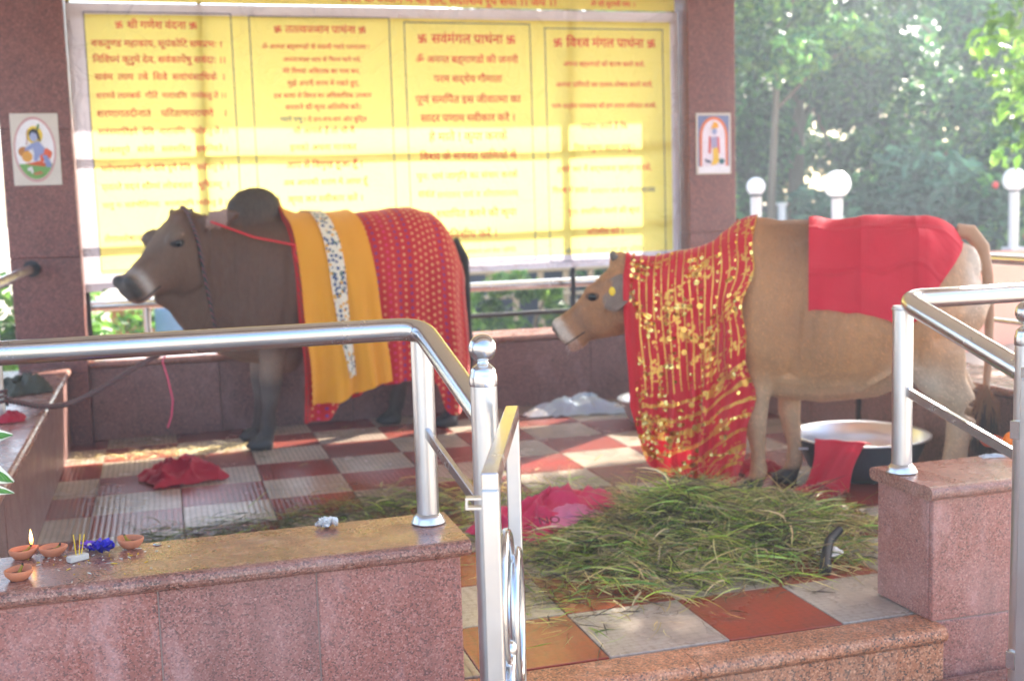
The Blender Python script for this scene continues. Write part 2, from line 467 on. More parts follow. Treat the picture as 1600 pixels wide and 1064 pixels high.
# ------------------------------------------------------------------ pillars, beam, roof
def pillar(x0, x1, y0, y1, label):
    r = thing("granite_pillar", label, "pillar", ((x0 + x1) / 2, (y0 + y1) / 2, -0.34))
    MB().box(x0 + .02, x1 - .02, y0 + .02, y1 - .02, -0.34, 2.72).build("core", "grout", r)
    zz = [-0.34, 0.43, 1.12, 1.86, 2.72]
    for a, b in zip(zz[:-1], zz[1:]):
        MB().box(x0, x1, y0, y0 + .02, a + .001, b - .001, .003).build("granite_panel", "granite_pillar", r)
        MB().box(x0, x1, y1 - .02, y1, a + .001, b - .001, .003).build("granite_panel", "granite_pillar", r)
        MB().box(x0 + .001, x0 + .02, y0 + .021, y1 - .021, a + .001, b - .001, .002).build("granite_panel", "granite_pillar", r)
        MB().box(x1 - .02, x1 - .001, y0 + .021, y1 - .021, a + .001, b - .001, .002).build("granite_panel", "granite_pillar", r)
    return r
pillar(-1.665, -1.28, 0.20, 0.58, "brown granite pillar with the oval picture, left of the banner")
pillar(2.64, 2.985, 0.20, 0.56, "brown granite pillar with the arched picture, right of the banner")
pillar(-2.16, -1.80, -4.3, -3.94, "granite pillar at the front left corner of the pavilion")
pillar(3.17, 3.53, -4.3, -3.94, "granite pillar at the front right corner of the pavilion")
rf = thing("pavilion_roof", "flat concrete roof on granite pillars over the cattle platform", "roof", (0.7, -2, 2.62))
ROOF_X1, ROOF_Y1 = 3.75, 1.24
MB().box(-2.7, ROOF_X1, -5.3, ROOF_Y1, 2.92, 3.06, 0.006).build("roof_slab", "roof_soffit", rf)
MB().box(-1.66, 2.98, 0.37, 0.555, 2.721, 2.919, 0.004).build("beam", "granite_pillar", rf)
MB().box(-2.13, 3.5, -4.27, -3.97, 2.721, 2.919, 0.004).build("beam", "granite_pillar", rf)
MB().box(-2.0, -1.7, -3.96, 0.23, 2.721, 2.915, 0.004).build("beam", "granite_pillar", rf)
MB().box(2.68, 2.96, -3.96, 0.36, 2.721, 2.915, 0.004).build("beam", "granite_pillar", rf)

# ------------------------------------------------------------------ steel railings
RR = 0.0325
def bend(p0, p1, p2, r, n=7):
    """corner at p1 rounded with radius r"""
    p0, p1, p2 = Vector(p0), Vector(p1), Vector(p2)
    a = p1 + (p0 - p1).normalized() * r; b = p1 + (p2 - p1).normalized() * r
    return [(a * (1 - k) ** 2 + p1 * 2 * k * (1 - k) + b * k * k) for k in [i / n for i in range(n + 1)]]
def flange(mb, x, y, z, s=1.0):
    return mb.lathe([(0.0, 0), (0.05 * s, 0.0), (0.05 * s, .006), (.045 * s, .012), (.045 * s, .017), (.038 * s, .023), (.033 * s, .03), (0, .03)], (x, y, z), 28)
def stair_rail(px, sgn, xend, nx, label, nlabel):
    """top rail along the front wall that bends down the steps to a newel post"""
    r = thing("railing", label, "railing", (px, -3.92, 0.45))
    zr = 1.02
    path = [(xend, -3.92, zr)] + bend((xend, -3.92, zr), (px, -3.92, zr), (nx, -4.5, 0.855), 0.075) + [(nx, -4.49, 0.858)]
    MB().tube(path, RR, 22).build("top_rail", "steel", r)
    MB().tube([(px, -3.92, 0.452), (px, -3.92, 1.0)], RR, 22).build("post", "steel_satin", r)
    wr_ = random.Random(5)
    MB().tube([(px + .0335 * math.cos(a), -3.92 + .0335 * math.sin(a), .990 + wr_.uniform(-.0015, .0015)) for a in [2 * math.pi * k / 40 for k in range(40)]], [wr_.uniform(.0022, .0038) for _ in range(40)], 6, closed=True).build("weld_bead", "steel_satin", r)
    flange(MB(), px, -3.92, 0.451).build("base_flange", "steel_satin", r)
    if abs(xend - px) > 1.3:
        MB().tube([(xend + .12 * -sgn * -1, -3.92, 0.452), (xend + .12, -3.92, 1.0)], RR, 22)
    MB().obox((px + sgn * -0.0, -3.95, 0.722), (nx, -4.475, 0.615), 0.016, 0.03, 0.002).build("lower_bar", "steel", r)
    nw = MB().tube([(nx, -4.5, -0.165), (nx, -4.5, 0.955)], RR, 24).build("newel_post", "steel_satin", r)
    MB().lathe([(.0335, .935), (.0345, .94), (.0345, .955), (.033, .962), (.031, .968), (.031, .973), (.026, .98), (.017, .987), (.013, .991), (.013, .997)], (nx, -4.5, 0), 26).build("collar", "steel", nw)
    MB().ball((nx, -4.5, 1.0255), 0.034, 28).build("ball_finial", "steel", nw)
    flange(MB(), nx, -4.5, -0.171).build("base_flange", "steel_satin", nw)
    return r
rl = stair_rail(-0.125, 1, -1.9, -0.1, "steel pipe railing on the front wall, ball-topped newel by the open gate", "")
MB().tube([(-1.56, -3.92, 0.452), (-1.56, -3.92, 1.0)], RR, 22).build("post", "steel_satin", rl)
rr_ = stair_rail(1.465, -1, 3.15, 1.462, "steel pipe railing on the right pedestal, sloping down past the cow's tail", "")
MB().tube([(3.02, -3.92, 0.452), (3.02, -3.92, 1.0)], RR, 22).build("post", "steel_satin", rr_)

sl = thing("railing", "steel side railing on the left wall, meeting the oval picture's pillar", "railing", (-1.55, -1.8, 0.47))
MB().tube([(-1.55, -3.85, 1.06), (-1.55, 0.2, 1.06)], 0.027, 18).build("top_rail", "steel", sl)
MB().lathe([(0, 0), (.052, 0), (.05, .012), (.028, .02)], (0, 0, 0), 20)
MB().tube([(-1.55, 0.199, 1.06), (-1.55, 0.18, 1.06)], 0.048, 20).build("wall_flange", "iron_dark", sl)
for y in (-3.2, -1.60):
    MB().tube([(-1.55, y, 0.472), (-1.55, y, 1.04)], 0.024, 16).build("post", "steel_satin", sl)
    flange(MB(), -1.55, y, 0.471, 0.8).build("base_flange", "steel_satin", sl)
srr = thing("railing", "steel side railing on the right wall behind the cow", "railing", (2.98, -1.8, 0.47))
MB().tube([(2.98, -3.85, 1.03), (2.98, 0.2, 1.03)], 0.027, 18).build("top_rail", "steel", srr)
MB().tube([(2.98, -3.85, 0.74), (2.98, 0.2, 0.74)], 0.012, 12).build("lower_bar", "steel", srr)
for y in (-2.05, -0.6):
    MB().tube([(2.98, y, 0.472), (2.98, y, 1.01)], 0.024, 16).build("post", "steel_satin", srr)
    flange(MB(), 2.98, y, 0.471, 0.8).build("base_flange", "steel_satin", srr)
bk = thing("railing", "steel pipe railing on the back wall, seen below the banner", "railing", (0.7, 0.5, 0.485))
MB().tube([(-1.275, 0.50, 0.80), (2.65, 0.50, 0.80)], 0.032, 18).build("top_rail", "steel", bk)
MB().tube([(-1.275, 0.50, 0.605), (2.65, 0.50, 0.605)], 0.016, 14).build("lower_bar", "iron_dark", bk)
for x in (-0.93, 0.55, 2.1):
    MB().tube([(x, 0.50, 0.486), (x, 0.50, 0.78)], 0.024, 14).build("post", "steel_satin", bk)

# ------------------------------------------------------------------ gate leaves
def gate(hx, hy, nx, ny, label, side):
    L = math.hypot(nx - hx, ny - hy)
    r = thing("gate_leaf", label, "gate", (hx, hy, -0.16), math.atan2(ny - hy, nx - hx), "steel gate leaves at the entrance")
    t_ = 0.032
    def bx(x0, x1, z0, z1, n, m="steel_satin"):
        return MB().box(x0, x1, -t_ / 2, t_ / 2, z0, z1, 0.0025).build(n, m, r, True)
    z0, z1 = 0.07, 1.05
    bx(0, t_, z0, z1 - t_, "stile"); bx(L - t_, L, z0, z1 - t_, "stile")
    bx(0, L, z1 - t_ + .0005, z1, "top_rail", "steel")
    bx(t_ + .0005, L - t_ - .0005, z0, z0 + t_, "bottom_rail")
    bx(t_ + .0005, L - t_ - .0005, z0 + 0.24, z0 + 0.24 + 0.02, "cross_rail")
    def ring(cx, cz, rx, rz, rad=0.011, y=0.0):
        pts = [(cx + rx * math.cos(2 * math.pi * k / 36), y, cz + rz * math.sin(2 * math.pi * k / 36)) for k in range(36)]
        MB().tube(pts, rad, 10, closed=True).build("ring", "steel", r, True)
    cx = L / 2
    ring(cx, 0.70, 0.135, 0.135); ring(cx - .16, 0.60, 0.11, 0.15, .011, .012); ring(cx + .16, 0.60, 0.11, 0.15, .011, -.012)
    ring(cx, 0.47, 0.10, 0.10, .011, .006)
    MB().ball((cx, 0.0, 0.585), 0.02, 14).build("boss", "steel", r, True)
    for k in (-1, 1):
        pts = [(cx + k * (0.02 + 0.16 * math.sin(u * 1.9)), k * .008, 0.56 - 0.23 * u) for u in [i / 10 for i in range(11)]]
        MB().tube(pts, 0.01, 10).build("scroll", "steel", r, True)
    for k in range(1, 6):
        x = L * k / 6
        MB().tube([(x, 0, z0 + t_), (x, 0, z0 + 0.24)], 0.008, 10).build("baluster", "steel", r, True)
    for z in (0.2, 0.85):
        MB().box(-0.03, -0.0005, -0.012, 0.012, z, z + 0.05, .002).build("hinge", "steel", r, True)
    # latch loop of small square tube
    lt = MB()
    y = side
    for (a, b, c_, d) in ((L - .03, L - .012, 0, .004), (L - .03, L - .012, .018, .022)):
        lt.box(a, b, min(y * (t_ / 2), y * (t_ / 2 + .03)), max(y * (t_ / 2), y * (t_ / 2 + .03)), z1 - .07 + c_, z1 - .07 + d)
    lt.box(L - .03, L - .012, min(y * (t_ / 2 + .026), y * (t_ / 2 + .03)), max(y * (t_ / 2 + .026), y * (t_ / 2 + .03)), z1 - .066, z1 - .052)
    lt.build("latch", "steel_satin", r, True)
    return r
gate(-0.045, -4.55, -0.284, -5.21, "open steel gate leaf seen edge-on beside the left newel post", -1)
gate(1.385, -4.58, 1.64, -5.24, "open steel gate leaf at the right edge of the picture", 1)
# ------------------------------------------------------------------ banner and its lettering
BY = 0.33
def wave(x, z):
    return 0.004 * math.sin(2.1 * x + 1.3 * z) + 0.003 * math.sin(5.1 * x - 2.2 * z + 1) + 0.0015 * math.sin(11 * z + 3 * x)
def sheet(mb, x0, x1, z0, z1, off, nx, nz, sk=None):
    vs = []; fs = []
    for j in range(nz + 1):
        for i in range(nx + 1):
            x = x0 + (x1 - x0) * i / nx; z = z0 + (z1 - z0) * j / nz
            vs.append((x, BY + wave(x, z) + off, z))
    for j in range(nz):
        for i in range(nx):
            a = j * (nx + 1) + i; fs.append((a, a + 1, a + nx + 2, a + nx + 1))
    return mb.add(vs, fs, True)
def vinyl(name, rgb, tr, gloss=0.35, back=None):
    t = NT(name); w = t.world()
    n1 = t.noise(t.mapping(w, (1.0, 1, 2.2), (0, 0.5, 0)), 3.2, 5, 0.6, 0.6)
    cr = t.noise(t.mapping(w, (3, 1, 0.7), (0, -0.6, 0)), 2.0, 3, 0.5, 1.5)
    wr = t.math('ABSOLUTE', t.math('SUBTRACT', t.noise(t.mapping(w, (1.2, 1, 1.2), (0, .75, 0)), 2.6, 3, .55, 1.2), .5))
    nm = t.bump(t.math('ADD', t.math('ADD', n1, t.math('MULTIPLY', cr, 1.2)), t.math('MULTIPLY', t.math('MINIMUM', wr, .06), 14.0)), 0.5, 0.05)
    sh = t.bsdf(rgb, gloss, 0, nm, 0.4)
    return t.done(t.mixs(tr, sh, t.trans(back or rgb)))
vinyl("banner_yellow", lin(224, 198, 52), 0.5, 0.32, lin(252, 238, 148))
vinyl("banner_white", lin(226, 220, 228), 0.30)
vinyl("ink_red", lin(226, 36, 52), 0.03, 0.5)
vinyl("ink_blue", lin(58, 66, 120), 0.2, 0.5)

# --- Devanagari set glyph by glyph with the program's own font
GL = {}; ADV = {}
def _text_mesh(s):
    cu = bpy.data.curves.new("glyph", 'FONT'); cu.body = s; cu.resolution_u = 2; cu.offset = 0.013
    o = bpy.data.objects.new("glyph", cu); COL.objects.link(o)
    dg = bpy.context.evaluated_depsgraph_get(); dg.update()
    me = o.evaluated_get(dg).to_mesh()
    vs = [v.co.copy() for v in me.vertices]; fs = [tuple(p.vertices) for p in me.polygons]
    bpy.data.objects.remove(o); bpy.data.curves.remove(cu)
    return vs, fs
_nx = max(v.x for v in _text_mesh("\u0928\u0928")[0])
def glyph(ch):
    if ch not in GL:
        GL[ch] = _text_mesh(ch)
        ADV[ch] = max(v.x for v in _text_mesh("\u0928" + ch + "\u0928")[0]) - _nx
    return GL[ch]
STEM = set("\u0916\u0917\u0918\u091a\u091c\u091d\u091e\u0923\u0924\u0925\u0927\u0928\u092a\u092c\u092d\u092e\u092f\u0932\u0935\u0936\u0937\u0938")
def half(ch):
    k = ch + "h"
    if k not in GL:
        vs, fs = glyph(ch); xm = max(v.x for v in vs)
        cut = (xm - 0.165) if ch in STEM else xm * 0.66
        bm = bmesh.new(); bv = [bm.verts.new(v) for v in vs]
        for f in fs:
            try: bm.faces.new([bv[i] for i in f])
            except ValueError: pass
        bmesh.ops.bisect_plane(bm, geom=bm.verts[:] + bm.edges[:] + bm.faces[:], plane_co=(cut, 0, 0), plane_no=(1, 0, 0), clear_outer=True)
        bm.verts.index_update()
        GL[k] = ([v.co.copy() for v in bm.verts], [tuple(v.index for v in f.verts) for f in bm.faces]); ADV[k] = cut
        bm.free()
    return GL[k]
HAL = "\u094d"; RA = "\u0930"
CONS = lambda c: "\u0915" <= c <= "\u0939"
def set_line(s):
    """returns vertices, faces and width at size 1"""
    V = []; F = []; x = 0.0
    def put(g, dx):
        b = len(V); V.extend([(v.x + dx, v.y) for v in g[0]]); F.extend([tuple(i + b for i in f) for f in g[1]])
    def poly(pts):
        b = len(V); V.extend(pts); F.append(tuple(range(b, b + len(pts))))
    i = 0
    while i < len(s):
        ch = s[i]
        if ch == "@":                                   # the auspicious sign that flanks each heading
            e = 0.62; b = e / 5; ox = x + 0.08; oy = 0.0
            for (a0, a1, b0, b1) in ((2, 3, 0, 5), (0, 2, 2, 3), (3, 5, 2, 3), (3, 5, 4, 5), (0, 2, 0, 1), (0, 1, 3, 5), (4, 5, 0, 2)):
                poly([(ox + a0 * b, oy + b0 * b), (ox + a1 * b, oy + b0 * b), (ox + a1 * b, oy + b1 * b), (ox + a0 * b, oy + b1 * b)])
            x += e + 0.22; i += 1; continue
        if ch == " ": x += 0.26; i += 1; continue
        if not CONS(ch):
            put(glyph(ch), x); x += ADV[ch]; i += 1; continue
        reph = False
        if ch == RA and i + 2 < len(s) and s[i + 1] == HAL and CONS(s[i + 2]):
            reph = True; i += 2
        cl = [s[i]]; i += 1; rak = False
        while i + 1 < len(s) and s[i] == HAL and CONS(s[i + 1]):
            if s[i + 1] == RA: rak = True
            else: cl.append(s[i + 1])
            i += 2
        marks = ""
        while i < len(s) and not CONS(s[i]) and "\u0900" <= s[i] <= "\u094c": marks += s[i]; i += 1
        if "\u093f" in marks:
            put(glyph("\u093f"), x); x += ADV["\u093f"]; marks = marks.replace("\u093f", "")
        for c_ in cl[:-1]:
            if c_ in STEM or c_ in "\u0915\u092b":
                put(half(c_), x); x += ADV[c_ + "h"]
            else:
                put(glyph(c_), x); put(glyph(HAL), x + ADV[c_]); x += ADV[c_]
        base = cl[-1]; put(glyph(base), x); x0 = x; x += ADV[base]
        if rak: poly([(x - 0.13, 0.20), (x - 0.10, 0.26), (x - 0.38, 0.02), (x - 0.42, 0.07)])
        for mk in marks:
            put(glyph(mk), x); x += max(0.0, ADV[mk])
        if reph:
            cx = x - 0.1
            pts = [(cx + 0.10 * math.cos(a) , 0.76 + 0.12 * math.sin(a)) for a in [math.pi * (0.5 + k / 8) for k in range(9)]]
            inn = [(cx + 0.04 * math.cos(a), 0.76 + 0.06 * math.sin(a)) for a in [math.pi * (1.5 - k / 8) for k in range(9)]]
            poly(pts + inn)
    return V, F, x
def letters(root, s, cx, cy, wpx, mat="ink_red", hmax=0.16, off=-0.0025):
    """one printed line centred on (cx, cy), wpx wide in the photograph, on the banner plane"""
    V, F, wd = set_line(s)
    c = at(cx, cy, Y=BY); a = at(cx - wpx / 2, cy, Y=BY); b = at(cx + wpx / 2, cy, Y=BY)
    sc = (b.x - a.x) / wd
    sz = min(sc, hmax)
    mb = MB()
    vs = [(a.x + v[0] * sc, 0, c.z + (v[1] - 0.31) * sz) for v in V]
    mb.add([(x, BY + wave(x, z) + off, z) for x, _, z in vs], F)
    o = mb.build("lettering", mat, root); o["kind"] = "stuff"
    return o
bn = thing("banner", "large yellow vinyl banner printed with four columns of red prayers", "banner", (0.66, BY, 0.9))
BX0, BX1 = -1.272, 2.625
top = 2.60
sheet(MB(), BX0 + .10, BX1 - .055, 1.0, top - .065, 0, 110, 46).build("yellow_field", "banner_yellow", bn)
sheet(MB(), BX0, BX0 + .10, 0.90, top, 0, 3, 46).build("white_border", "banner_white", bn)
sheet(MB(), BX1 - .055, BX1, 0.93, top, 0, 2, 46).build("white_border", "banner_white", bn)
sheet(MB(), BX0 + .10, BX1 - .055, top - .065, top, 0, 110, 2).build("white_border", "banner_white", bn)
sheet(MB(), BX0 + .10, BX1 - .055, 0.915, 1.0, 0, 110, 2).build("white_border", "banner_white", bn)
def frame(x0p, x1p, ytop, ybot):
    a = at(x0p, ytop, Y=BY); b = at(x1p, ytop + 6, Y=BY); lo = at(x0p + 10, ybot, Y=BY)
    x0, x1, z1, z0 = a.x, b.x, a.z, lo.z; h = 0.006
    mb = MB()
    sheet(mb, x0, x1, z1 - h, z1, -.002, 20, 1); sheet(mb, x0, x1, z0, z0 + h, -.002, 20, 1)
    sheet(mb, x0, x0 + h, z0, z1, -.002, 1, 20); sheet(mb, x1 - h, x1, z0, z1, -.002, 1, 20)
    mb.build("column_frame", "ink_blue", bn)
frame(129, 361, 18, 426); frame(388, 608, 25, 424); frame(630, 828, 35, 416); frame(850, 1036, 44, 410)
P1 = [("@ श्री गणेश वंदना @", 244, 40, 130), ("वक्रतुण्ड महाकाय, सूर्यकोटि समप्रभः ।", 245, 69, 205), ("निर्विघ्नं कुरुमे देव, सर्वकार्येषु सर्वदाः ।।", 249, 94, 208),
      ("सर्वम  त्वम  त्वे  शिवे  सर्वार्थसाधिके  ।", 250, 121, 204), ("शरण्ये त्र्यम्बके  गौरि  नारायणि  नमोस्तु ते ।।", 252, 150, 204),
      ("शरणागतदीनार्त    परित्राणपरायणे    ।", 253, 178, 204), ("सर्वस्यार्तिहरे  देवि  नारायणि  नमोस्तु ते ।।", 255, 206, 204),
      ("सर्वस्वरूपे   सर्वेशे   सर्वशक्ति  समन्विते ।", 256, 234, 202), ("भयेभ्यस्त्राहि नो देवि दुर्गे देवि  नमोस्तु ते ।", 258, 263, 202), ("एतत्ते वदनं सौम्यं लोचनत्रय  भूषितम्  ।", 259, 291, 200),
      ("पातु नः सर्वभीतिभ्यः  कात्यायनि नमोस्तु ते ।।", 260, 319, 200), ("रोगानशेषानपहंसि तुष्टा  रुष्टा तु कामान् ।", 262, 371, 198)]
P2 = [("@ तत्त्वज्ञान प्रार्थना @", 500, 47, 145), ("ॐ अनन्त ब्रह्माण्डों के स्वामी प्यारे परमात्मा !", 493, 74, 168), ("अज्ञानवश आप से भिन्न माने गये,", 503, 94, 122), ("मेरे मिथ्या अस्तित्व का नाश कर,", 502, 112, 120),
      ("मुझे अपनी शरण में रखते हुए,", 505, 131, 112), ("इस काया से विश्व का अधिकाधिक उपकार", 504, 150, 152), ("करवाने की कृपा अतिशीघ्र करें।", 505, 168, 118), ("! ये तन-मन-धन और बुद्धि", 524, 187, 98),
      ("भी आपके हैं तो भी मैं", 506, 205, 96), ("इनको अपना मानकर", 505, 231, 104), ("आप से विमुख हुआ हूँ ।", 507, 258, 120), ("अब आपकी शरण में आया हूँ", 508, 285, 132), ("कृपा कर स्वीकार करें ।", 509, 311, 118)]
P3 = [("@ सर्वमंगल प्रार्थना @", 729, 62, 155), ("ॐ अनन्त ब्रह्माण्डों की जननी", 729, 94, 160), ("परम श्रद्धेय गौमाता", 731, 124, 106), ("पूर्ण समर्पित इस जीवात्मा का", 731, 156, 164), ("सादर प्रणाम स्वीकार करें ।", 731, 185, 148),
      ("हे माते ! कृपा करके", 731, 214, 122), ("विश्व के समस्त प्राणियों में", 731, 244, 150), ("पुनः धर्म जागृति का संचार करके", 730, 275, 158), ("सर्वत्र", 666, 304, 26), ("पुनः स्थापित करने की कृपा", 731, 334, 152), ("अतिशीघ्र करें ।", 734, 366, 86)]
P4 = [("@ विश्व मंगल प्रार्थना @", 945, 68, 162), ("अनन्त ब्रह्माण्डों को धारण करने वाले,", 944, 101, 128), ("अनन्त प्राणियों का पालन-पोषण करने वाले,", 944, 133, 152), ("परम श्रद्धेय परमात्मा की हम शरण स्वीकार करके,", 944, 166, 164), ("प्रार्थना करते हैं कि", 944, 198, 74),
      ("प्रिय करुणा सागर प्रभु !", 944, 231, 96), ("हमारे मन में सद्भावना जागृत करके,", 944, 264, 148), ("विश्व में सर्वत्र", 891, 298, 56), ("पुनः स्थापित करने की कृपा", 944, 330, 112), ("अतिशीघ्र करें ।", 945, 362, 58)]
for P in (P1, P2, P3, P4):
    for i, (s, x, y, wp) in enumerate(P): letters(bn, s, x, y, wp)
letters(bn, "प्यारे प्रभु", 455, 187, 34, "ink_blue")
letters(bn, "सनातन धर्म व श्रीरामराज्य", 746, 304, 126, "ink_blue")
letters(bn, "सनातन धर्म व श्रीरामराज्य", 973, 298, 100, "ink_blue")
letters(bn, "सौजन्य : श्री सनातन धर्म सेवा समिति", 746, 393, 120, "ink_blue")
letters(bn, "सौजन्य : श्री सनातन धर्म सेवा समिति", 944, 391, 120, "ink_blue")
ub = thing("banner", "strip of a second yellow banner above the large prayer banner", "banner", (0.66, BY, 2.61))
sheet(MB(), BX0, BX1 - .02, 2.607, 2.905, .004, 110, 4).build("yellow_field", "banner_yellow", ub)
letters(ub, "सर्वत्र के ज्ञान में श्री हरि, सदाशिव रूप सेवा ।। जय ।।", 700, 1, 340, "ink_red", .1, .0015)
letters(ub, "ॐ श्री सुरभ्यै नमः ।", 958, 7, 70, "ink_red", .1, .0015)
fr = thing("banner_scaffold", "welded square-tube frame that carries the yellow banner from behind", "frame", (0.66, 0.36, 0.485))
FY0, FY1 = 0.352, 0.377
for x in (-1.262, -0.512, 1.845, 2.60):
    MB().box(x - .013, x + .013, FY0, FY1, 0.486, 2.62, 0.002).build("upright", "iron_dark", fr)
for z in (1.0, 1.215, 1.735, 2.55):
    MB().box(-1.245, 2.585, FY0 + .026, FY1 + .026, z - .014, z + .014, 0.002).build("cross_bar", "iron_dark", fr)
# ------------------------------------------------------------------ animals
def loft(mb, secs, n=22):
    """secs: (centre, up half-height, down half-height, half-width[, power[, side vector]])"""
    cs = [Vector(s[0]) for s in secs]; rings = []
    for i, s in enumerate(secs):
        t = (cs[min(i + 1, len(cs) - 1)] - cs[max(i - 1, 0)]).normalized()
        ref = Vector(s[5]) if len(s) > 5 and s[5] is not None else Vector((0, 1, 0))
        side = (ref - t * ref.dot(t)).normalized()
        up = side.cross(t)
        if up.z < 0 and abs(t.z) < 0.97: up = -up
        if abs(t.z) >= 0.97 and up.x < 0: up = -up
        p = s[4] if len(s) > 4 and s[4] else 2.0
        ring = []
        for k in range(n):
            a = 2 * math.pi * k / n; ca, sa = math.cos(a), math.sin(a)
            y = s[3] * math.copysign(abs(ca) ** (2 / p), ca)
            z = (s[1] if sa > 0 else s[2]) * math.copysign(abs(sa) ** (2 / p), sa)
            ring.append(cs[i] + side * y + up * z)
        rings.append(ring)
    vs = [v for r in rings for v in r]; fs = []
    for i in range(len(rings) - 1):
        for k in range(n):
            k2 = (k + 1) % n
            fs.append((i * n + k, i * n + k2, (i + 1) * n + k2, (i + 1) * n + k))
    fs.append(tuple(reversed(range(n)))); fs.append(tuple(range((len(rings) - 1) * n, len(rings) * n)))
    mb.add(vs, fs); return mb
def blob(mb, c, r, rot=(0, 0, 0)):
    t = MB().ball((0, 0, 0), 1.0, 16); R = Euler(rot).to_matrix()
    mb.add([Vector(c) + R @ Vector((x * r[0], y * r[1], z * r[2])) for x, y, z in t.v], t.f); return mb
def limb(mb, pts, rads, n=14, flat=1.0):
    loft(mb, [(p, r, r, r * flat) for p, r in zip(pts, rads)], n); return mb
def grow(mbs, vox, smooth, name, relief=None):
    """join overlapping volumes into one continuous skin"""
    me = bpy.data.meshes.new(name)
    V = []; F = []
    for mb in mbs:
        b = len(V); V += mb.v; F += [tuple(i + b for i in f) for f in mb.f]
    me.from_pydata([tuple(v) for v in V], [], F)
    bm = bmesh.new(); bm.from_mesh(me); bmesh.ops.recalc_face_normals(bm, faces=bm.faces); bm.to_mesh(me); bm.free()
    o = bpy.data.objects.new(name, me); COL.objects.link(o)
    md = o.modifiers.new("r", 'REMESH'); md.mode = 'VOXEL'; md.voxel_size = vox; md.use_smooth_shade = True
    ms = o.modifiers.new("s", 'SMOOTH'); ms.factor = 0.5; ms.iterations = smooth
    dg = bpy.context.evaluated_depsgraph_get(); dg.update()
    out = bpy.data.meshes.new_from_object(o.evaluated_get(dg))
    bpy.data.objects.remove(o); out.name = name
    out.polygons.foreach_set("use_smooth", [True] * len(out.polygons))
    if relief:
        nv = len(out.vertices); nr = [v.normal.copy() for v in out.vertices]
        for v, n_ in zip(out.vertices, nr):
            v.co += n_ * relief(v.co)
        out.update()
    return out
def paint(me, fn):
    n = len(me.vertices); co = np.zeros(n * 3); me.vertices.foreach_get("co", co); co = co.reshape(-1, 3)
    at_ = me.color_attributes.new("tint", 'FLOAT_COLOR', 'POINT')
    c = np.ones((n, 4)); c[:, :3] = fn(co); at_.data.foreach_set("color", c.ravel())
def sst(a, b, x):
    t = np.clip((x - a) / (b - a), 0, 1); return t * t * (3 - 2 * t)
def mixc(c, col, w):
    return c * (1 - w[:, None]) + np.array(col[:3])[None, :] * w[:, None]
def ear(mb, base, tip, width, nrm, curl=0.35):
    """leaf-shaped cupped ear"""
    base, tip, nrm = Vector(base), Vector(tip), Vector(nrm).normalized()
    d = (tip - base); L = d.length; d.normalize(); side = d.cross(nrm).normalized(); nrm = side.cross(d)
    secs = []
    for k in range(9):
        u = k / 8; w = width * (0.42 + 1.5 * u * (1 - u) ** 0.75 - 0.36 * u) if u < 1 else 0.006
        w = max(w, 0.008)
        c = base + d * (L * u) - nrm * (0.25 * width * math.sin(u * math.pi))
        th = 0.022 if k == 0 else 0.013
        secs.append((c, th, th, w, 2.0, side))
    return loft(mb, secs, 14)
